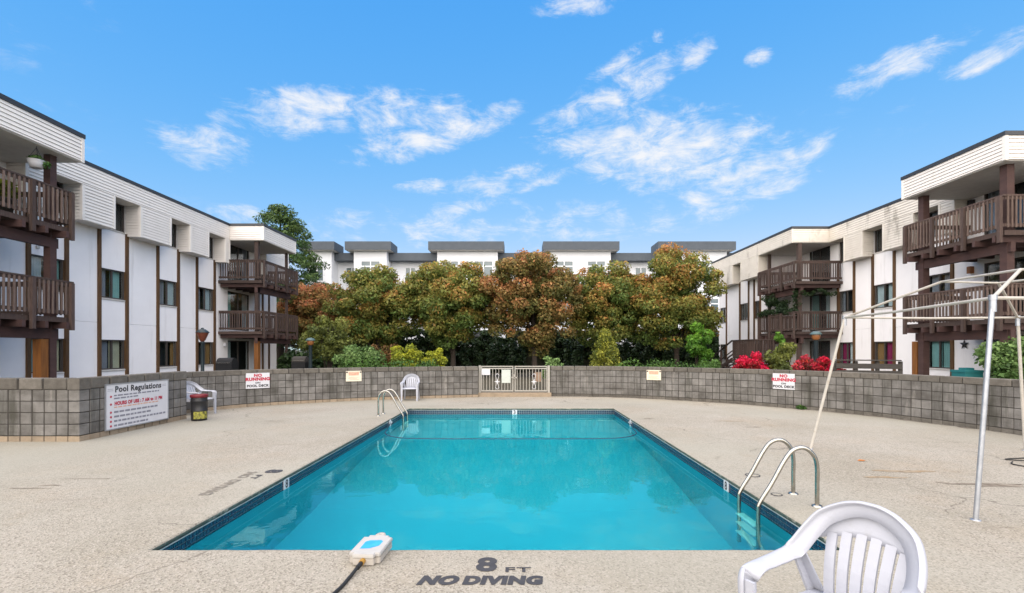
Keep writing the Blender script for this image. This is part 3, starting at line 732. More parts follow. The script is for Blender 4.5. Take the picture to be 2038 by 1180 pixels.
# ================================================================== APARTMENT BUILDINGS
ZR = 7.9                                      # roof edge
class Facade:
    """s = -1 left / +1 right; W = distance of the stucco plane from the pool axis; n = out towards the pool, u = along the pool"""
    def __init__(f, s, W, root): f.s, f.W, f.t = s, W, root
    def P(f, n, u, z): return (f.s*(f.W-n), u, z)
    def box(f, m, n0, n1, u0, u1, z0, z1): m.box(f.P(n0,u0,z0), f.P(n1,u1,z1)); return m
    def part(f, name, mat, n0, n1, u0, u1, z0, z1, parent=None):
        return f.box(MB(), n0, n1, u0, u1, z0, z1).build(name, mt[mat], parent or f.t)
    def laps(f, m, a, b, z0, z1, out, step=.107):
        """lapped boards on a vertical face from a to b (n,u pairs); out = (dn,du) outward"""
        z = z1
        while z > z0 + .005:
            zb = max(z0, z - step); k = .030; gz = zb + .016
            q = lambda e, d, zz: f.P(e[0]+out[0]*d, e[1]+out[1]*d, zz)
            p = [q(a,.016,z), q(b,.016,z), q(b,k,gz), q(a,k,gz), q(b,.001,gz+.004), q(a,.001,gz+.004), q(a,.001,z), q(b,.001,z)]
            m.add(p, [(0,1,2,3),(3,2,4,5),(6,7,1,0)]); z = zb
    def siding(f, n1, u0, u1, z0, z1, mat, near=True, far=True, n0=0.0, name='siding', trim=True):
        """a boxed-out piece clad in lapped boards, with corner boards"""
        m = MB(); f.box(m, n0, n1, u0, u1, z0, z1)
        f.laps(m, (n1,u0), (n1,u1), z0, z1, (1,0))
        if near: f.laps(m, (n0,u0), (n1,u0), z0, z1, (0,-1))
        if far: f.laps(m, (n0,u1), (n1,u1), z0, z1, (0,1))
        o = m.build(name, mt[mat], f.t)
        if trim:
            for u, on in ((u0, near), (u1, far)):
                if on: f.part('corner_board', mat, n1-.06, n1+.034, u-.034 if u == u0 else u-.06, u+.06 if u == u0 else u+.034, z0-.004, z1-.001, o)
        return o
    def window(f, u0, u1, z0, z1, cur=('c_grey','c_pale'), cov=(.9,.9), door=False):
        fr = MB(); e = .05 if not door else .06; uc = (u0+u1)/2
        for a in ((u0,u0+e,z0,z1),(u1-e,u1,z0,z1),(u0+e,u1-e,z0,z0+e),(u0+e,u1-e,z1-e,z1),(uc-.025,uc+.025,z0+e,z1-e)):
            f.box(fr, -.10, -.03, *a)
        w = fr.build('sliding_door' if door else 'window', mt['alu'], f.t)
        for i, (a, b) in enumerate(((u0+e,uc-.025),(uc+.025,u1-e))):
            f.box(MB(), -.075-.015*i, -.067-.015*i, a, b, z0+e, z1-e).build('pane', mt['glass'], w)
            if cur[i]:
                m = MB(); n = 15; L = (b-a)*cov[i]; st = a if i == 0 else b-L
                pts = []
                for k in range(n+1):
                    uu = st + L*k/n; nn = -.165 + .028*math.sin(k*2.1+u0) + .012*math.sin(k*4.3)
                    pts += [f.P(nn, uu, z0+.03), f.P(nn, uu, z1-.03)]
                m.add(pts, [(2*k,2*k+1,2*k+3,2*k+2) for k in range(n)], True); m.build('curtain', mt[cur[i]], w)
        if not door:
            f.part('sill', 'sill', -.03, .03, u0+.02, u1-.02, z0-.05, z0-.005, w)
        return w
    def panel(f, u0, u1, z0, z1, mat='stucco'): return f.part('stucco_panel', mat, -.2, random.uniform(-.002,.002), u0+.003, u1-.003, z0, z1)
    def post(f, u): return f.part('facade_post', 'post', -.05, .06, u-.06, u+.06, -.05, ZTOP)
ZTOP = 6.0
FL = (0, 2.57, 5.13)
WZ = ((.85,1.95),(3.47,4.55),(6.04,7.08))
def win_bay(f, u0, u1, curs):
    f.panel(u0,u1,-.05,.85); f.panel(u0,u1,1.95,3.47); f.panel(u0,u1,4.55,6.04); f.panel(u0,u1,7.08,7.6)
    for (z0,z1), c in zip(WZ, curs): f.window(u0+.06,u1-.06,z0,z1,*c)
def blank_bay(f, u0, u1):
    f.panel(u0,u1,-.05,2.562); f.panel(u0,u1,2.57,7.6)
def door_bay(f, u0, u1, d0, d1, curs):
    f.panel(u0,d0,-.05,7.6); f.panel(d1,u1,-.05,7.6)
    for k, c in zip(range(3), curs):
        f.window(d0,d1,FL[k]+.04,FL[k]+2.06,*c,door=True)
        f.panel(d0,d1,FL[k]+2.06,(FL[k+1] if k < 2 else 7.56)+.04)
    f.panel(d0,d1,-.06,.04)
def notch_siding(f, n1, u0, u1, wins, mat, near=True, far=True):
    """third-storey siding: an overhang cut out in front of each window"""
    m = MB(); f.box(m, 0, n1, u0, u1, 7.08, ZR-.12); f.laps(m, (n1,u0),(n1,u1),7.08,ZR-.12,(1,0))
    if near: f.laps(m,(0,u0),(n1,u0),7.08,ZR-.12,(0,-1))
    m.build('siding', mt[mat], f.t)
    edges = [u0]
    for a, b in wins: edges += [a, b]
    edges.append(u1)
    for a, b in zip(edges[0::2], edges[1::2]):
        if b - a > .05: f.siding(n1, a, b, 5.9, 7.079, mat)
    f.part('roof_edge', 'trim_dark', -.02, n1+.045, u0, u1, ZR-.12, ZR)
def balcony(f, u0, u1, npr, floor, pick_mat='railworn', near_side=True, sp=.122):
    z = (2.5, 5.06)[floor]; zt = z+.98
    d = f.part('balcony', 'rail', .002, npr-.06, u0, u1, z-.14, z)         # floor deck
    m = MB()
    for a in np.linspace(u0+.2, u1-.2, 6): f.box(m, .02, npr+.07, a-.045, a+.045, z-.32, z-.141)
    m.build('joist', mt['beam'], d)
    f.part('beam', 'beam', npr-.48, npr-.34, u0+.1, u1-.05, z-.60, z-.321, d)
    m = MB(); f.box(m, npr-.07, npr+.02, u0-.04, u1+.04, zt, zt+.05)
    for u in (u0, u1): f.box(m, .06, npr-.071, u-.045, u+.045, zt, zt+.05)
    f.box(m, npr-.045, npr-.005, u0, u1, z+.10, z+.19); f.box(m, npr-.045, npr-.005, u0, u1, zt-.09, zt-.001)
    for u in (u0, u1): f.box(m, .06, npr-.05, u-.02, u+.02, z+.10, z+.19); f.box(m, .06, npr-.05, u-.02, u+.02, zt-.09, zt-.001)
    m.build('rail', mt['rail'], d)
    np_ = 4
    for u in np.linspace(u0+.05, u1-.05, np_):
        f.part('railing_post', 'rail', npr-.004, npr+.085, u-.048, u+.048, z-.36, zt-.001, d)
    pm = MB(); pm.box((-.011,-.025,-.45),(.011,.025,.45)); pme = pm.mesh('picket', mt[pick_mat])
    o0 = WL[d.name]
    n = int((u1-u0)/sp)
    for i in range(n):
        u = u0 + (u1-u0)*(i+.5)/n
        link_mesh('picket', pme, d, Vector(f.P(npr+.008,u,z+.525))-o0, (R(random.uniform(-.8,.8)),0,0))
    n = int(npr/sp)
    for uu, sg in ((u0,-1),(u1,1)):
        for i in range(n):
            nn = .1 + (npr-.16)*(i+.5)/n
            link_mesh('picket', pme, d, Vector(f.P(nn,uu+sg*.032,z+.525))-o0, (0,0,R(90)))
    return d
def balcony_roof(f, u0, u1, npr, mat, far_lap=True):
    m = MB(); f.box(m, 0, npr, u0, u1, 7.08, ZR-.12); f.laps(m,(npr,u0),(npr,u1),7.08,ZR-.12,(1,0)); f.laps(m,(0,u0),(npr,u0),7.08,ZR-.12,(0,-1)); f.laps(m,(0,u1),(npr,u1),7.08,ZR-.12,(0,1))
    o = m.build('balcony_roof', mt[mat], f.t)
    f.part('soffit', 'soffit', .0, npr-.02, u0+.02, u1-.02, 7.06, 7.079, o)
    for u in (u0, u1): f.part('corner_board', mat, npr-.06, npr+.034, u-.034 if u == u0 else u-.06, u+.06 if u == u0 else u+.034, 7.07, ZR-.121, o)
    f.part('roof_edge', 'trim_dark', 0, npr+.05, u0-.05, u1+.05, ZR-.119, ZR+.003, o)
def column(f, n, u, r=.095, mat='beam', z1=7.06): return f.part('column', mat, n-r, n+r, u-r, u+r, -.05, z1)

# ---- left building
LB = thing('apartment_building', (-15, 18, 0), 'white stucco apartment block with brown posts beside the regulations board wall', 'building')
f = Facade(-1, 15.0, LB)
NS, NP = .55, 2.24
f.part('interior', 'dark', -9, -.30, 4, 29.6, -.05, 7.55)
f.part('roof', 'roof', -9, NS-.02, 4, 30.1, 7.6, ZR-.03)
f.part('end_wall', 'stucco', -9, -.001, 29.5, 29.7, -.05, 7.6)
GP = ('c_grey','c_pale'); DK = (None,'c_grey')
door_bay(f, 5, 14.61, 10.9, 13.0, [((None,'c_cream'),(.9,.5)), (('c_pale',None),(.6,.5)), ((None,'c_grey'),(.5,.4))])
win_bay(f, 14.61, 15.85, [(('c_teal','c_cream'),(.95,.95)), (('c_pale','c_teal'),(.9,.8)), ((None,None),)])
blank_bay(f, 15.85, 17.09)
win_bay(f, 17.09, 18.3, [(('c_grey','c_cream'),(.98,1)), (('c_grey','c_teal'),(.8,.9)), (('c_grey',None),(.8,.5))])
blank_bay(f, 18.3, 19.87)
win_bay(f, 19.87, 21.08, [((None,'c_wood'),(.9,.35)), (('c_grey','c_pale'),(.9,.8)), (('c_grey',None),(.9,.5))])
blank_bay(f, 21.08, 22.3)
win_bay(f, 22.3, 23.6, [((None,'c_wood'),(.9,.9)), (('c_grey','c_pale'),(.7,.9)), (('c_grey',None),(.9,.5))])
door_bay(f, 23.6, 28.05, 24.7, 26.7, [(('c_pale',None),(.5,.5)), (('c_teal','c_pale'),(.5,.4)), ((None,'c_grey'),(.5,.4))])
blank_bay(f, 28.05, 28.76); blank_bay(f, 28.76, 29.5)
for u in (14.61,15.85,17.09,18.3,19.87,21.08,22.3,23.6,28.05,28.76): f.post(u)
notch_siding(f, NS, 14.02, 23.93, [(14.61,15.85),(17.09,18.3),(19.87,21.08),(22.3,23.6)], 'siding')
notch_siding(f, NS, 27.45, 30.1, [], 'siding')
notch_siding(f, NS, 4.2, 10.3, [], 'siding')
balcony_roof(f, 10.35, 14.0, NP, 'siding'); balcony_roof(f, 23.95, 27.4, NP, 'siding')
for fl in (0, 1):
    balcony(f, 10.25, 13.65, NP+.02, fl, 'railworn'); balcony(f, 23.9, 27.55, NP+.02, fl, 'rail')
for u in (10.7, 13.45): column(f, NP-.41, u)
column(f, NP-.41, 24.15, .09, 'rail'); column(f, NP-.41, 27.2, .06, 'rail')
f.part('column_base', 'orange_wood', NP-.53, NP-.29, 13.08, 13.28, -.05, 1.88); f.part('column_base', 'orange_wood', NP-.515, NP-.305, 24.045, 24.255, -.05, 2.0)
f.part('vent', 'sill', .0, .05, 14.85, 14.95, 4.75, 4.83)
# wall lantern beside the far doors
for z in (1.75,): 
    m = MB(); f.box(m, .0, .12, 24.35, 24.47, z, z+.16); m.build('wall_lamp', mt['sign'], LB)

# ---- right building
RB = thing('apartment_building', (16.5, 20, 0), 'white stucco apartment block with weathered siding behind the red azaleas', 'building')
g_ = Facade(1, 16.5, RB); f = g_
NS, NP = .5, 2.4
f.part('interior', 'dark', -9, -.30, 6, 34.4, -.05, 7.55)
f.part('roof', 'roof', -9, NS-.02, 6, 27.9, 7.6, ZR-.03)
door_bay(f, 8, 18.09, 14.9, 16.9, [((None,'c_grey'),(.6,.4)), ((None,None),), ((None,'c_grey'),(.5,.4))])
win_bay(f, 18.09, 19.3, [(('c_teal','c_teal'),(1,1)), (('c_grey','c_grey'),(.9,.7)), ((None,'c_grey'),(.9,.9))])
blank_bay(f, 19.3, 20.87)
win_bay(f, 20.87, 22.14, [(('c_red','c_wood'),(.95,.95)), (('c_pale','c_pale'),(.8,.7)), (('c_white',None),(.8,.7))])
blank_bay(f, 22.14, 23.36)
win_bay(f, 23.36, 24.53, [(('c_white','c_red'),(.95,.95)), ((None,'c_grey'),(.9,.3)), ((None,'c_wood'),(.9,.9))])
door_bay(f, 24.53, 27.9, 25.2, 27.0, [((None,'c_grey'),(.6,.4)), (('c_pale','c_teal'),(.6,.7)), ((None,None),)])
for u in (18.09,19.3,20.87,22.14,23.36,24.53): f.post(u)
notch_siding(f, NS, 17.48, 24.48, [(18.09,19.3),(20.87,22.14),(23.36,24.44)], 'siding_dirty')
notch_siding(f, NS, 6.2, 13.75, [], 'siding_dirty')
balcony_roof(f, 13.8, 17.46, NP, 'siding'); balcony_roof(f, 24.5, 27.88, NP, 'siding_dirty')
for fl in (0, 1):
    balcony(f, 13.85, 17.35, NP+.02, fl, 'railworn'); balcony(f, 24.2, 27.85, NP+.02, fl, 'rail')
for u in (14.15, 17.05): column(f, NP-.41, u, .11)
column(f, NP-.41, 24.6, .09, 'rail'); column(f, NP-.41, 27.5, .07, 'rail')
f.part('column_base', 'orange_wood', NP-.53, NP-.29, 17.2, 17.42, -.05, 1.88)
f.part('wall_lamp', 'amber', .0, .14, 17.25, 17.39, 4.35, 4.6); f.part('wall_lamp', 'black', .0, .14, 17.2, 17.36, 6.75, 7.0)
# far wing standing further out
f = Facade(1, 14.6, RB)
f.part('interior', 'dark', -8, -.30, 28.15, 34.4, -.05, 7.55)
f.part('roof', 'roof', -9, NS-.02, 27.92, 34.6, 7.6, ZR-.03)
f.part('end_wall', 'stucco', -2.4, -.001, 27.92, 28.12, -.05, 7.6)
f.part('end_wall', 'stucco', -9, -.001, 34.41, 34.6, -.05, 7.6)
blank_bay(f, 28.12, 28.66); 
win_bay(f, 28.66, 29.4, [((None,None),), ((None,'c_wood'),(.9,.9)), ((None,None),)])
blank_bay(f, 29.4, 30.1)
win_bay(f, 30.1, 31.3, [((None,'c_wood'),(.8,.6)), (('c_grey',None),(.8,.6)), (('c_cream',None),(.9,.6))])
blank_bay(f, 31.3, 33.3)
win_bay(f, 33.3, 34.4, [((None,None),), ((None,'c_grey'),(.9,.6)), ((None,None),)])
for u in (28.66,29.4,30.1,31.3,33.3): f.post(u)
notch_siding(f, NS, 27.93, 34.6, [(30.1,31.3),(33.3,34.4)], 'siding_dirty', near=False)
# ornaments hung on the stucco
def star(u, n, z, r, label):
    c = Vector(g_.P(n, u, z)); t = thing('wall_star', c, label, 'star', 'dark metal stars on the white wall')
    pts = []; m = MB()
    for k in range(10):
        q = r if k % 2 == 0 else r*.42; a = math.pi/2 + k*math.pi/5
        pts.append((0, q*math.cos(a), q*math.sin(a)))
    vs_ = [(-.035,0,0)] + pts + [(.0,0,0)]
    m.add(vs_, [(0, 1+k, 1+(k+1)%10) for k in range(10)] + [(11, 1+(k+1)%10, 1+k) for k in range(10)])
    m.build('star_body', mt['black'], t, local=True)
    MB().tube([(-.01,0,r*.9),(-.01,0,r+.14)], .006, 5).build('hook', mt['black'], t, local=True)
star(19.62, .03, 1.75, .16, 'small dark metal star on the white wall between brown posts')
star(17.6, .03, 1.78, .20, 'larger dark metal star on white wall beside the leafy shrub')

# wooden stair in front of the far wing
st = thing('wooden_staircase', (13.2, 29, 0), 'brown wooden staircase with landing and slanting railing behind the azaleas', 'staircase')
m = MB(); m.box((12.9,25.9,1.05),(13.95,28.6,1.15)); m.build('landing', mt['rail'], st)
for x, y in ((12.95,26.0),(13.85,26.0),(12.95,28.5),(13.85,28.5)): MB().box((x-.05,y-.05,-.05),(x+.05,y+.05,1.049)).build('leg', mt['rail'], st)
for i in range(6):
    MB().box((12.92,28.62+i*.5,.95-i*.18),(13.93,29.1+i*.5,1.0-i*.18)).build('tread', mt['rail'], st)
for x in (12.88, 13.97):
    m = MB(); m.bar((x,28.6,1.0),(x,31.8,-.05),.05,.22); m.build('stringer', mt['rail'], st)
    m = MB(); m.bar((x,25.9,2.12),(x,28.65,2.12),.08,.06); m.bar((x,28.65,2.12),(x,31.9,.95),.08,.06); m.bar((x,28.65,1.5),(x,31.9,.32),.05,.05); m.build('handrail', mt['rail'], st)
    pme = MB().box((-.018,-.035,-.48),(.018,.035,.48)).mesh('picket', mt['rail'])
    for i in range(18): link_mesh('picket', pme, st, Vector((x, 25.98+i*.15, 1.63))-WL[st.name])
    for y, z in ((31.75,.0),(30.2,.55)): MB().box((x-.05,y-.05,-.05),(x+.05,y+.05,z+.95)).build('newel_post', mt['rail'], st)
m = MB(); m.bar((12.9,25.9,2.12),(13.97,25.9,2.12),.08,.06); m.build('handrail', mt['rail'], st)
for i in range(7): link_mesh('picket', pme, st, Vector((12.98+i*.15, 25.9, 1.63))-WL[st.name])

# ================================================================== FAR TOWNHOUSES
TB = thing('townhouse_row', (0, 48, 0), 'white modern townhouse row with slate flat roofs beyond the trees', 'building')
k_ = 46/950
def X_(px): return (px-1030)*k_
def tp(name, mat, x0, x1, y0, y1, z0, z1, parent=None): return MB().box((x0,y0,z0),(x1,y1,z1)).build(name, mt[mat], parent or TB)
def tw_window(px0, px1, z0, z1, y, transom=True, parent=None):
    x0, x1 = X_(px0), X_(px1); fr = MB(); e = .09; xc = (x0+x1)/2
    rects = [(x0,x0+e,z0,z1),(x1-e,x1,z0,z1),(x0+e,x1-e,z0,z0+e),(x0+e,x1-e,z1-e,z1),(xc-.05,xc+.05,z0+e,z1-e)]
    if transom: rects += [(x0+e,xc-.05,z1-.62,z1-.50),(xc+.05,x1-e,z1-.62,z1-.50)]
    for a,b,c,d in rects: fr.box((a,y-.06,c),(b,y+.02,d))
    w = fr.build('window', mt['white_paint'], TB)
    for a, b in ((x0+e,xc-.05),(xc+.05,x1-e)): MB().box((a,y-.03,z0+e),(b,y+.015,z1-e)).build('pane', mt['tglass'], w)
mt['tglass'] = M('blue_grey_window_glass', (.07,.11,.13), (.16,.20,.21), .5, .12, spec=.7)
for (a, b, wl0, wl1, wins) in ((595,665,608,655,[(612,640)]),(686,778,700,766,[(714,754)]),(852,1003,868,990,[(942,981),(878,912)]),(1081,1233,1096,1218,[(1105,1143),(1170,1208)]),(1310,1465,1326,1452,[(1340,1378),(1400,1436)])):
    tp('wall', 'white_paint', X_(wl0), X_(wl1), 46.6, 48.3, -.05, 11.165)
    tp('roof', 'slate', X_(a), X_(b), 46, 48.5, 11.2, 12.0)
    tp('soffit', 'soffit', X_(a)+.05, X_(b)-.05, 46.05, 48.4, 11.17, 11.199)
    for p0, p1 in wins:
        tw_window(p0, p1, 8.2, 10.25, 46.6); tw_window(p0, p1, 4.6, 6.6, 46.6); tw_window(p0, p1, 1.0, 2.9, 46.6)
for (a, b, wins) in ((650,703,[(671,697)]),(765,866,[(795,818),(832,848)]),(990,1096,[(1020,1050)]),(1218,1326,[(1240,1265),(1275,1300)]),(1452,1560,[(1490,1520)])):
    tp('wall', 'white_paint', X_(a)-.1, X_(b)+.1, 48.32, 55, -.05, 10.395)
    tp('roof', 'slate', X_(a), X_(b), 47.3, 55, 10.4, 11.15)
    for p0, p1 in wins: tw_window(p0, p1, 8.1, 9.9, 48.32, False); tw_window(p0, p1, 4.6, 6.4, 48.32, False)
m = MB(); m.box((X_(600),44.5,3.1),(X_(1460),46.5,3.35)); m.build('porch_roof', mt['slate'], TB)
for px in (915,1082,1094,1168,1255,1310,1385,830,1410): tp('column', 'white_paint', X_(px)-.13, X_(px)+.13, 44.6, 44.86, -.05, 3.1)

# ================================================================== TREES AND PLANTING
def at(px, Y): return ((px-1030)/950*Y, Y)
def zt(py, Y): return 1.6 + (695-py)*Y/950
maples = [ # px centre, Y, half width px, top py, low py, material, label
    (752, 30, 88, 522, 668, 'maple', 'broad green and rust maple right of the copper crowned tree', 3),
    (900, 29.5, 84, 508, 672, 'maple', 'maple with rounded crown standing behind the lime shrubs', 4),
    (1062, 28.5, 100, 490, 678, 'maple_red', 'tallest coppery maple standing directly behind the gate', 5),
    (1212, 30.5, 76, 515, 674, 'maple', 'maple behind the golden cone shaped cedar', 6),
    (1345, 29.5, 92, 486, 678, 'maple', 'maple with high orange top next to the weathered apartment block', 8)]
for px, Y, hw, top, low, mm, lab, sd_ in maples:
    x, y = at(px, Y); rx = hw*Y/950
    tree('maple_tree', (x, y), zt(top, Y), rx*1.18, rx*1.0, zt(low+30, Y), mm, lab, sd_, n=60000, size=.085, nc=165, cr=.58, tr=.17, group='maples in a row beyond the pool wall', tint=.52)
x, y = at(625, 32); tree('maple_tree', (x, y), zt(560, 32), 3.0, 2.4, zt(700, 32), 'maple_red', 'low copper orange maple beside the far balconies', 9, n=42000, size=.085, nc=120, cr=.58, tr=.15, group='maples in a row beyond the pool wall', tint=.8)
# tall conifer behind the left block
x, y = at(558, 40); ct = thing('conifer_tree', (x, y, 0), 'tall dark green conifer rising behind the white apartment block', 'tree')
bl = []; g = random.Random(4); H = zt(410, 40)
for i in range(330):
    q = g.random()**.8; z = 2 + (H-2)*(1-q); r = (.4 + 7.0*q**.8)*g.uniform(.4,1.0); a = g.uniform(0,6.283)
    bl.append((x+r*math.cos(a), y+r*math.sin(a), z-.25*r*.4, .55+.35*q, .32+.1*q))
leaf_cloud('crown', bl, 60000, .13, mt['conifer'], ct, 5, tint_up=.5, squash=.6)
m = MB(); m.tube([(x,y,-.1),(x,y,H*.5),(x,y,H-.4)], [.35,.2,.04], 8)
for i in range(0, 60): b = bl[i]; m.tube([(x,y,b[2]+.3),b[:3]], [.05,.015], 5)
m.build('trunk', mt['bark'], ct)
# shrubs beyond the wall
def sh(name, px, Y, hw, top, mat, label, **k):
    x, y = at(px, Y); r = hw*Y/950
    return shrub(name, (x, y), r, k.pop('ry', r*.8), zt(top, Y), mat, label, **k)
sh('willow_shrub', 652, 22, 58, 618, 'willow', 'tall olive green arching shrub left of the pale leaved bush', n=9000, size=.06, nc=46, cr=.32, seed=21, stems=12, z0=.7)
sh('leafy_shrub', 710, 20, 60, 678, 'bush', 'pale grey green rounded bush with glossy leaves', n=6000, size=.06, nc=34, cr=.27, seed=22)
sh('rusty_shrub', 765, 21.5, 38, 674, 'rust', 'rust brown shrub between pale bush and lime shrubs', n=3500, size=.05, nc=22, cr=.25, seed=23)
sh('lime_shrub', 810, 20, 46, 669, 'lime', 'larger lime yellow rounded shrub beyond the block wall', n=5500, size=.05, nc=30, cr=.25, seed=24, tint=.8)
sh('lime_shrub', 864, 20, 32, 680, 'lime', 'smaller lime yellow shrub beside the larger lime one', n=3500, size=.05, nc=18, cr=.22, seed=25, tint=.8)
sh('leafy_shrub', 1103, 20, 24, 700, 'bush', 'small low green shrub just behind the gate post', n=2500, size=.05, nc=16, cr=.2, seed=26)
sh('azalea_bush', 1498, 16.5, 50, 692, 'azalea', 'large crimson azalea bush in full flower left of the leafy sapling', cat='bush', n=7500, size=.04, nc=34, cr=.2, seed=31, group='azaleas along the wall', tint=.8)
sh('azalea_bush', 1602, 17, 34, 698, 'coral', 'coral and pink azalea bush in front of the mushroom lamp', cat='bush', n=4000, size=.04, nc=22, cr=.18, seed=32, group='azaleas along the wall', tint=.8)
sh('azalea_bush', 1646, 16, 32, 697, 'azalea', 'small crimson azalea bush right of the mushroom lamp', cat='bush', n=3800, size=.04, nc=20, cr=.18, seed=33, group='azaleas along the wall', tint=.8)
sh('leafy_shrub', 1560, 16.2, 32, 668, 'willow', 'loose green sapling rising between the azaleas', n=2600, size=.06, nc=24, cr=.2, seed=34, stems=8)
sh('leafy_shrub', 1553, 16.4, 9, 645, 'fresh', 'thin upright shoot with fresh leaves among azaleas', n=420, size=.06, nc=8, cr=.12, seed=35, stems=3, z0=1.2)
sh('young_tree', 1390, 22, 30, 636, 'fresh', 'slender young tree with bright fresh green leaves', cat='tree', n=3600, size=.075, nc=30, cr=.26, seed=36, z0=.6)
sh('leafy_shrub', 2012, 12.4, 64, 640, 'bush', 'big leafy green shrub under the right balconies behind the wall', n=7500, size=.06, nc=40, cr=.28, seed=37, ry=.7, stems=10)
sh('leafy_shrub', 1412, 21, 26, 708, 'hedge', 'low dark shrub at the foot of the wooden staircase', n=2500, size=.05, nc=14, cr=.2, seed=38)
# golden cone cedar
x, y = at(1205, 19.5); cc = thing('cone_cedar', (x, y, 0), 'golden green cone shaped cedar behind the curved wall', 'shrub'); H = zt(655, 19.5); bl = []
for i in range(150):
    q = g.random()**1.2; z = .15 + (H-.28)*q; r = .55*math.sin(min(1, (1-q)*1.5+.05)*math.pi/2)*g.uniform(.8,1.0); a = g.uniform(0,6.283)
    bl.append((x+r*math.cos(a), y+r*math.sin(a), z, .17, .2))
leaf_cloud('foliage', bl, 15000, .035, mt['gold_cone'], cc, 8, tint_up=.55, shell=.3)
MB().tube([(x,y,-.1),(x,y,H-.3)], [.06,.02], 6).build('trunk', mt['bark'], cc)
# row of dark narrow cedars under the maples
for i, px in enumerate([895,925,950,978,992,1006,1020,1034,1130,1150,1242,1268,1292,1330,1352,1376,1402,1424]):
    Y = 33 + (i % 3)*.4; x, y = at(px, Y); H = zt(676 + (i*7) % 14, Y)
    t = thing('narrow_cedar', (x, y, 0), 'narrow dark cedar in the screen under the maples', 'tree', 'narrow cedars under the maples')
    bl = [(x+random.uniform(-.2,.2), y+random.uniform(-.2,.2), .2+(H-.5)*j/8, .36-.02*j, .4) for j in range(9)]
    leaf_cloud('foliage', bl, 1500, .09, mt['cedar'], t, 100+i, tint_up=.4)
    MB().tube([(x,y,-.1),(x,y,H-.4)], [.07,.02], 6).build('trunk', mt['bark'], t)
# clipped low hedges
def hedge(px0, px1, Y, top, label, seed):
    a, b = at(px0, Y), at(px1, Y); h = zt(top, Y); n = max(4, int((b[0]-a[0])/.35)); g = random.Random(seed)
    t = thing('low_hedge', ((a[0]+b[0])/2, Y, 0), label, 'hedge')
    bl = [(a[0]+(b[0]-a[0])*(i+.5)/n + g.uniform(-.08,.08), Y+g.uniform(-.25,.25), g.uniform(.3,1)*(h-.3)*g.uniform(.85,1), .34, .3) for i in range(n) for _ in range(3 if Y < 22 else 7)]
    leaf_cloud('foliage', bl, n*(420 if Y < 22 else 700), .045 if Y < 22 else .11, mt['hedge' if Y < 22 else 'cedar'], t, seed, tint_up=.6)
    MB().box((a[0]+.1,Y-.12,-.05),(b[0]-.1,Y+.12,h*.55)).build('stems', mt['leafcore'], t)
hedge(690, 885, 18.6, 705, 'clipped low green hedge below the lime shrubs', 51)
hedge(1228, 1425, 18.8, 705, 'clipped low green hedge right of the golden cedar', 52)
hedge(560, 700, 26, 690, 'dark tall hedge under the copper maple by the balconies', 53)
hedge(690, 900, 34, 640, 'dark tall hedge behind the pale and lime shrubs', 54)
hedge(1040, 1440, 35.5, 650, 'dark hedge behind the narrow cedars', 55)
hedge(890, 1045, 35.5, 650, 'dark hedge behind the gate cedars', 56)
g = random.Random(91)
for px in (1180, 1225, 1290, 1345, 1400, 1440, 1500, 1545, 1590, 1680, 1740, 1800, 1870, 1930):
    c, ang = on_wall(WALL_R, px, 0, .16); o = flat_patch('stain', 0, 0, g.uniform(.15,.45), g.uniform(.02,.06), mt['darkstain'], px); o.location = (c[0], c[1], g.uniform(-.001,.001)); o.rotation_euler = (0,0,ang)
# dark vine grown along the middle balcony of the right block
t = thing('climbing_vine', (14.1, 24.6, 2.5), 'dark climbing vine trained along the middle balcony of the weathered block', 'vine')
g = random.Random(17); bl = [(14.08+g.uniform(-.08,.1), 24.4+3.3*i/26, 3.5+g.uniform(-.05,.2), .13, .12) for i in range(27)] + [(14.4+g.uniform(-.1,.1), 24.6+g.uniform(-.1,.1), 3.5+1.3*i/9, .13, .16) for i in range(10)] + [(14.5+1.6*i/9, 24.25, 4.5-.12*math.sin(i), .12, .12) for i in range(10)] + [(14.2+g.uniform(0,.5), 25.4+2*g.random(), 3.6+1.0*g.random(), .24, .2) for i in range(16)]
leaf_cloud('foliage', bl, 5200, .055, mt['cedar'], t, 18)
MB().tube(smooth_path([(14.38,24.7,2.52),(14.35,24.72,3.6),(14.4,24.65,4.7)], 4), .02, 5).build('stem', mt['bark'], t)
# weeds at the wall foot
for px, py, lab in ((1598,812,'small weed tuft growing at the wall foot under the no running sign'),):
    c, ang = on_wall(WALL_R, px, 0, .17); t = thing('weed_tuft', (c[0],c[1],0), lab, 'weed')
    leaf_cloud('foliage', [(c[0],c[1],.05,.10,.06),(c[0]+.1,c[1],.04,.07,.05)], 350, .03, mt['hedge'], t, 60)

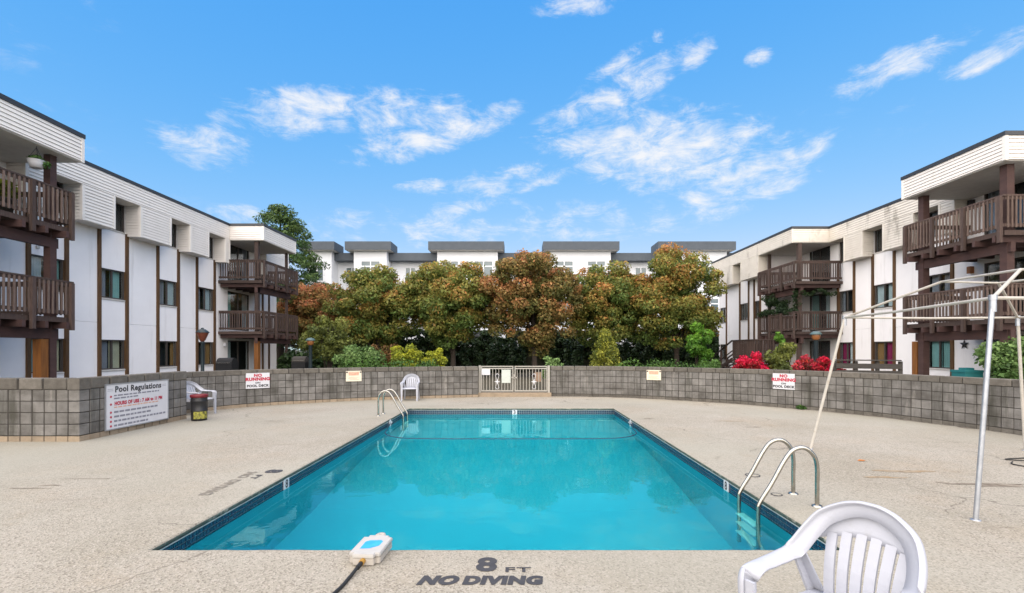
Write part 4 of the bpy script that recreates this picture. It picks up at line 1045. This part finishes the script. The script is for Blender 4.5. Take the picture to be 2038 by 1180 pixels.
# ================================================================== THINGS ON THE DECK
def monobloc(loc, rz, label, zs=1.0):
    t = thing('plastic_chair', loc, label, 'chair', 'white plastic chairs', rz)
    half = [(.268,.288,.50),(.270,.285,.575),(.273,.245,.607),(.277,.13,.612),(.275,.01,.620),(.266,-.085,.640),(.244,-.17,.715),(.20,-.232,.795),(.12,-.27,.85),(.05,-.283,.873),(0,-.285,.876)]
    full = half + [(-x,y,z) for x,y,z in half[-2::-1]]
    P = smooth_path(full, 5); C = Vector((0,-.22,.60)); m = MB(); vs_ = []; n = len(P)
    for i, p in enumerate(P):
        d = (P[min(i+1,n-1)]-P[max(i-1,0)]).normalized(); w = C-p; w = (w-d*w.dot(d)).normalized(); nn = d.cross(w).normalized()
        if nn.dot(p-Vector((0,.1,.45))) < 0: nn = -nn
        wd = .062 + .012*abs(p.x)/.27; th = .009
        # rounded outer lip turning down, then the flat of the band
        prof = [(-.004,-.030),(-.010,-.012),(-.008,.004),(.004,.012),(.02,.010),(wd,.004),(wd,-.005),(.02,-.002),(.006,-.004),(.003,-.030)]
        for a, b in prof: vs_.append(p + w*a + nn*b)
    k = 10
    m.add(vs_, [(i*k+j, i*k+(j+1)%k, (i+1)*k+(j+1)%k, (i+1)*k+j) for i in range(n-1) for j in range(k)], True)
    m.add(vs_[:k], [tuple(range(k))[::-1]]); m.add(vs_[-k:], [tuple(range(k))])
    m.build('arm_band', mt['white_plastic'], t, local=True)
    yb = lambda x, z: -.185 - .11*max(0,(z-.42))/.42 - .012 + .55*x*x      # backrest surface
    ztop = lambda x: .846 - 2.6*x*x - 18*x**4
    # solid upper panel
    m = MB(); nx, nz_ = 20, 4; fr = []; bk = []
    for i in range(nx+1):
        x = -.20 + .40*i/nx
        for j in range(nz_+1):
            z0 = .715 - 1.1*x*x; z = z0 + (ztop(x)-z0)*j/nz_; fr.append((x,yb(x,z)+.006,z)); bk.append((x,yb(x,z)-.006,z))
    K = nz_+1; N0 = len(fr)
    fs = []
    for i in range(nx):
        for j in range(nz_):
            a, b, c, d = i*K+j, (i+1)*K+j, (i+1)*K+j+1, i*K+j+1
            fs += [(a,d,c,b), (N0+a,N0+b,N0+c,N0+d)]
        fs.append((i*K, (i+1)*K, N0+(i+1)*K, N0+i*K))
    m.add(fr+bk, fs, True)
    back = m.build('backrest', mt['white_plastic'], t, local=True)
    for i in range(6):
        x = -.150 + .060*i; m = MB(); w = .0215; pts = []
        for z in np.linspace(.40, .735 - 1.1*x*x, 7):
            xx = x*(.86+.14*(z-.40)/.33); y = yb(xx, z) + .018*math.sin((z-.4)/.33*math.pi)
            pts += [(xx-w,y+.007,z),(xx+w,y+.007,z),(xx+w,y-.007,z),(xx-w,y-.007,z)]
        m.add(pts, [(a*4+b, a*4+(b+1)%4, (a+1)*4+(b+1)%4, (a+1)*4+b) for a in range(6) for b in range(4)])
        m.build('slat', mt['white_plastic'], back, local=True)
    # dished seat with a rolled front
    m = MB(); G = 10; top = []; bot = []
    for i in range(G+1):
        for j in range(G+1):
            a, b = i/G*2-1, j/G; x = a*(.205+.035*b); y = -.20+.45*b; z = .425 - .018*(1-a*a)*math.sin(b*math.pi) + (.012*b) - (.03*max(0,b-.9)*10)
            top.append((x,y,z)); bot.append((x,y,z-.014))
    N0 = len(top); K = G+1; fs = []
    for i in range(G):
        for j in range(G):
            a,b,c,d = i*K+j,(i+1)*K+j,(i+1)*K+j+1,i*K+j+1; fs += [(a,b,c,d),(N0+a,N0+d,N0+c,N0+b)]
        fs += [(i*K,N0+i*K,N0+(i+1)*K,(i+1)*K),(i*K+G,(i+1)*K+G,N0+(i+1)*K+G,N0+i*K+G)]
    m.add(top+bot, fs, True)
    for sx in (-1,1): m.box((sx*.2,-.19,.36),(sx*.215,.23,.424))
    m.build('seat', mt['white_plastic'], t, local=True)
    for sx in (-1,1):
        m = MB()                                           # front leg: angle section running up into the arm
        for (a0,b0,a1,b1) in ((.0,0,.078,.014),(.0,.0,.016,.115)):
            q = []
            for z, s_, ox, oy in ((0,.55,.258,.30),(.40,.85,.270,.292),(.57,1.0,.278,.292)):
                q += [(sx*(ox-a0*s_), oy-b0*s_, z),(sx*(ox-a1*s_), oy-b0*s_, z),(sx*(ox-a1*s_), oy-b1*s_, z),(sx*(ox-a0*s_), oy-b1*s_, z)]
            m.add(q, [(a*4+b,a*4+(b+1)%4,(a+1)*4+(b+1)%4,(a+1)*4+b) for a in range(2) for b in range(4)] + [(0,3,2,1),(8,9,10,11)])
        m.build('leg', mt['white_plastic'], t, local=True)
        m = MB()
        for (a0,b0,a1,b1) in ((.0,0,.06,.014),(.0,.0,.014,.06)):
            q = []
            for z, s_, ox, oy in ((0,.6,.25,-.33),(.42,1.0,.225,-.22),(.62,.8,.262,-.14)):
                q += [(sx*(ox-a0*s_), oy+b0*s_, z),(sx*(ox-a1*s_), oy+b0*s_, z),(sx*(ox-a1*s_), oy+b1*s_, z),(sx*(ox-a0*s_), oy+b1*s_, z)]
            m.add(q, [(a*4+b,a*4+(b+1)%4,(a+1)*4+(b+1)%4,(a+1)*4+b) for a in range(2) for b in range(4)] + [(0,3,2,1),(8,9,10,11)])
        m.build('leg', mt['white_plastic'], t, local=True)
    t.scale = (1,1,zs)
    return t
monobloc((1.39,2.07,0), R(120), 'white plastic armchair with slatted back near the lettered pool edge')
monobloc((-7.86,11.72,0), R(-100), 'white plastic armchair partly hidden by the black drum', .92)
monobloc((-3.36,15.0,0), R(185), 'white plastic armchair standing against the block wall left of the gate', .92)

# black drum used as a bin
x, y = -7.17, 10.75
t = thing('waste_drum', (x,y,0), 'black plastic drum with red rim and yellow label used as bin', 'bin')
m = MB(); m.lathe([(0,.0),(.145,.0),(.155,.02),(.158,.2),(.165,.21),(.165,.235),(.158,.245),(.16,.42),(.168,.43),(.168,.45),(.162,.46),(.162,.535)], (x,y,0), 28); m.build('drum_body', mt['black'], t)
m = MB(); m.lathe([(.163,.52),(.176,.525),(.178,.575),(.17,.585),(.15,.58),(.148,.42)], (x,y,0), 28); m.build('rim', mt['red'], t)
m = MB(); lv = []
for k in range(9):
    a = R(-95 + k*12) ; 
    for z in (.05,.21): lv.append((x+.1685*math.cos(a), y+.1685*math.sin(a), z))
m.add(lv, [(2*k,2*k+2,2*k+3,2*k+1) for k in range(8)], True); m.build('label_sheet', mt['yellow'], t)

# floating pool alarm lying on the edge
x, y = -1.13, 3.70
t = thing('pool_alarm', (x,y,0), 'ivory pool alarm box with blue label and black cable on the pool edge', 'alarm', rz=R(-3))
m = MB(); m.box((-.115,-.18,.004),(.115,.18,.058)); b1 = m.build('case_bottom', mt['box'], t, local=True)
m = MB(); m.box((-.118,-.184,.0585),(.118,.184,.088)); b2 = m.build('case_lid', M('white_lid', (.42,.405,.385), (.36,.345,.33), 14, .45), t, local=True)
for o in (b1, b2):
    bm_ = bmesh.new(); bm_.from_mesh(o.data); bmesh.ops.bevel(bm_, geom=[e for e in bm_.edges if abs(e.verts[0].co.z-e.verts[1].co.z) > .01], offset=.035, segments=4, affect='EDGES')
    bmesh.ops.bevel(bm_, geom=[e for e in bm_.edges if e.calc_face_angle(0) > .8], offset=.006, segments=2, affect='EDGES'); bm_.to_mesh(o.data); bm_.free()
m = MB(); lab = [(-.062,-.085),(.01,-.075),(.066,-.02),(.068,.06),(.05,.082),(-.04,.075),(-.066,.05)]
m.add([(a,b,.0892) for a,b in lab], [tuple(range(len(lab)))]); m.build('label_sheet', mt['bluelabel'], t, local=True)
m = MB(); m.box((-.04,.175,.062),(.04,.215,.084)); m.lathe([(.034,.0),(.034,.02),(.014,.022),(.012,.006)], (0,.215,.066), 16); m.build('hanging_tab', mt['box'], t, local=True)
MB().tube([(0,-.178,.04),(0,-.215,.038)], .021, 12).build('cable_gland', mt['brass'], t, local=True)
m = MB(); m.tube(smooth_path([(0,-.21,.038),(-.01,-.29,.026),(-.02,-.40,.012),(-.03,-.58,.011),(-.12,-1.1,.011),(-.5,-2.2,.011),(-1.4,-3.4,.011)], 6), .0125, 10); m.tube([(-.002,-.21,.037),(-.006,-.27,.029)], .017, 10); m.build('cable', mt['rubber'], t, local=True)

# bare metal canopy frame
A, B, C, D = [Vector(p) for p in ((4.29,4.47,0),(4.70,7.66,0),(8.02,7.54,0),(7.55,4.4,0))]
At, Bt, Ct, Dt = [Vector(p) for p in ((4.45,4.47,2.08),(5.25,7.66,2.11),(7.9,7.54,2.10),(7.55,4.42,2.08))]
A2, B2, C2, D2 = [Vector(p) for p in ((5.30,5.03,2.44),(5.78,6.50,2.52),(6.75,6.70,2.53),(6.50,5.12,2.46))]
t = thing('canopy_frame', (6.2,6,0), 'bare metal canopy frame with leaning pipe legs on the deck', 'frame')
for i, (a, b) in enumerate(((A,At),(B,Bt),(C,Ct),(D,Dt))):
    m = MB(); m.tube([a, a.lerp(b,.5), b], .021, 12); leg = m.build('leg', mt['galv'] if i in (0,3) else mt['cream_pipe'], t)
    m = MB(); m.tube([b-Vector((0,0,.13)), b-Vector((0,0,.0))], .028, 12); m.tube([b-Vector((0,0,.02)), b+Vector((0,0,.03))], .033, 12); m.build('corner_socket', mt['galv'], leg)
    m = MB(); m.lathe([(.04,.0),(.04,.006),(.022,.008)], (a.x,a.y,0), 14); m.build('foot_plate', mt['galv'], leg)
for p, q in ((At,Bt),(Bt,Ct),(Ct,Dt),(Dt,At)): MB().tube([p, p.lerp(q,.5)+Vector((0,0,-.012)), q], .017, 10).build('eave_pipe', mt['cream_pipe'], t)
for p, q in ((At,A2),(Bt,B2),(Ct,C2),(Dt,D2)): MB().tube([p, q], .017, 10).build('rafter', mt['cream_pipe'], t)
for p, q in ((A2,B2),(B2,C2),(C2,D2),(D2,A2)): MB().tube([p, q], .014, 8).build('ridge_pipe', mt['cream_pipe'], t)
m = MB(); m.tube(smooth_path([(7.0,6.75,.012),(6.85,6.6,.012),(6.95,6.42,.012),(7.2,6.5,.012),(7.3,6.75,.012),(7.05,6.9,.012),(7.6,7.0,.012)], 6), .008, 6)
tag(m.build('loose_cord', mt['rubber']), 'black cord lying loosely on the deck under the canopy frame', 'cord')

# ================================================================== THINGS BEYOND THE WALL
def lantern_post(px, Y, top, label):
    x, y = at(px, Y); h = zt(top, Y); t = thing('garden_lamp', (x,y,0), label, 'lamp')
    m = MB(); m.lathe([(.09,-.05),(.09,.1),(.055,.14),(.05,h-.55),(.07,h-.52),(.07,h-.48),(.03,h-.47)], (x,y,0), 12); m.build('pole', mt['lamp_pole'], t)
    m = MB(); m.lathe([(.05,h-.47),(.09,h-.42),(.185,h-.19),(.19,h-.17)], (x,y,0), 8); m.build('lamp_shade', mt['lamp_glass'], t)
    m = MB(); m.lathe([(.21,h-.17),(.205,h-.15),(.10,h-.06),(.04,h-.045),(.045,h-.02),(.02,h),(0,h)], (x,y,0), 8); m.build('cap', mt['lamp_pole'], t)
def mushroom_lamp(px, Y, top, label, amber=True):
    x, y = at(px, Y); h = zt(top, Y); t = thing('garden_lamp', (x,y,0), label, 'lamp')
    m = MB(); m.lathe([(.09,-.05),(.08,.1),(.075,h-.36),(.09,h-.33)], (x,y,0), 12); m.build('pole', mt['lamp_pole'], t)
    m = MB(); m.lathe([(.08,h-.33),(.13,h-.28),(.15,h-.14),(.14,h-.12)], (x,y,0), 14); m.build('lamp_shade', mt['amber'], t)
    m = MB(); m.lathe([(.20,h-.13),(.205,h-.11),(.15,h-.04),(.06,h-.005),(0,h)], (x,y,0), 16); m.build('cap', M('verdigris_cap', (.07,.12,.125), rough=.5), t)
lantern_post(403, 16.2, 652, 'garden lamp post with flared red brown lantern before the left block')
mushroom_lamp(1624, 17.8, 659, 'garden lamp post with mushroom cap among the azaleas')
mushroom_lamp(618, 21, 672, 'small garden lamp post half hidden by the olive shrub')
# dark slatted planter fence
a, b = at(1664, 15.6), at(1795, 14.8); t = thing('planter_fence', (*a, 0), 'low dark weathered slatted fence between azaleas and white wall', 'fence')
a, b = Vector((*a,0)), Vector((*b,0)); d = (b-a)
mt['oldwood'] = M('blackened_wood', (.035,.032,.030), (.07,.062,.055), 6, .9, stretch=(1,1,5))
for i in range(5): MB().bar(a+Vector((0,0,.2+i*.215)), b+Vector((0,0,.2+i*.215)), .025, .16).build('slat', mt['oldwood'], t)
for q in (0,.33,.66,1): c = a+d*q; MB().box((c.x-.045,c.y+.02,-.05),(c.x+.045,c.y+.10,1.22)).build('post', mt['oldwood'], t)
MB().bar(a+Vector((0,.03,1.25)), b+Vector((0,.03,1.25)), .16, .035).build('cap_rail', mt['oldwood'], t)
# teal storage box
x, y = 12.15, 12.9; t = thing('storage_box', (x,y,0), 'teal plastic storage box behind the wall beside the shrub', 'box')
MB().box((x-.24,y-.2,-.03),(x+.24,y+.2,.98)).build('body', mt['teal'], t); m = MB(); m.box((x-.26,y-.22,.981),(x+.26,y+.22,1.04)); m.box((x-.14,y-.1,1.041),(x+.1,y+.1,1.10)); m.build('cover', mt['teal'], t)
# barbecues on the patios
def barbecue(px, Y, top, label, dome=True):
    x, y = at(px, Y); h = zt(top, Y); t = thing('barbecue', (x,y,0), label, 'barbecue')
    m = MB(); m.box((x-.34,y-.25,.62),(x+.34,y+.25,h-.28)); m.build('fire_box', mt['black'], t)
    m = MB(); pts = []
    for k in range(9):
        a = math.pi*k/8; pts += [(x-.33,y-.25*math.cos(a),h-.28+.28*math.sin(a)),(x+.33,y-.25*math.cos(a),h-.28+.28*math.sin(a))]
    m.add(pts, [(2*k,2*k+1,2*k+3,2*k+2) for k in range(8)] + [tuple(range(0,18,2))[::-1], tuple(range(1,18,2))], False); m.build('lid', mt['oldwood'] if dome else mt['black'], t)
    MB().tube([(x-.3,y-.3,h-.22),(x+.3,y-.3,h-.22)], .015, 6).build('handle', mt['steel'], t)
    for sx in (-.3,.3):
        for sy in (-.2,.2): MB().box((x+sx-.02,y+sy-.02,-.05),(x+sx+.02,y+sy+.02,.619)).build('leg', mt['black'], t)
barbecue(452, 20.5, 712, 'black barbecue with closed lid on the patio below the far balconies', False)
barbecue(598, 24, 709, 'grey covered barbecue in the dark corner left of the olive shrub')
# hanging basket under the near left balcony roof
x, y, z = -12.95, 12.85, 6.62
t = thing('hanging_basket', (x,y,z), 'white hanging flower pot under the left balcony roof', 'flower pot')
m = MB(); m.lathe([(0,-.14),(.13,-.14),(.17,-.02),(.19,.05),(.2,.06),(.17,.06)], (x,y,z), 16); m.build('pot', mt['sign'], t)
m = MB()
for k in range(3): a = k*2.094; m.tube([(x+.18*math.cos(a),y+.18*math.sin(a),z+.06),(x,y,z+.40)], .005, 4)
m.tube([(x,y,z+.40),(x,y,z+.455)], .006, 4); m.build('chain', mt['black'], t)
leaf_cloud('foliage', [(x,y,z+.1,.17,.1),(x+.15,y+.1,z-.02,.1,.12)], 420, .045, mt['hedge'], t, 71)
# potted flowers standing on that balcony
x, y, z = -13.1, 12.2, 5.061
t = thing('potted_flowers', (x,y,z), 'pot of yellow flowers on the upper left balcony', 'flower pot')
m = MB(); m.lathe([(0,0),(.14,.0),(.18,.35),(.2,.36),(.19,.4),(.15,.4)], (x,y,z), 16); m.build('pot', mt['oldwood'], t)
leaf_cloud('foliage', [(x,y,z+.62,.26,.26),(x+.1,y-.2,z+.7,.18,.16)], 700, .05, mt['lime'], t, 72)
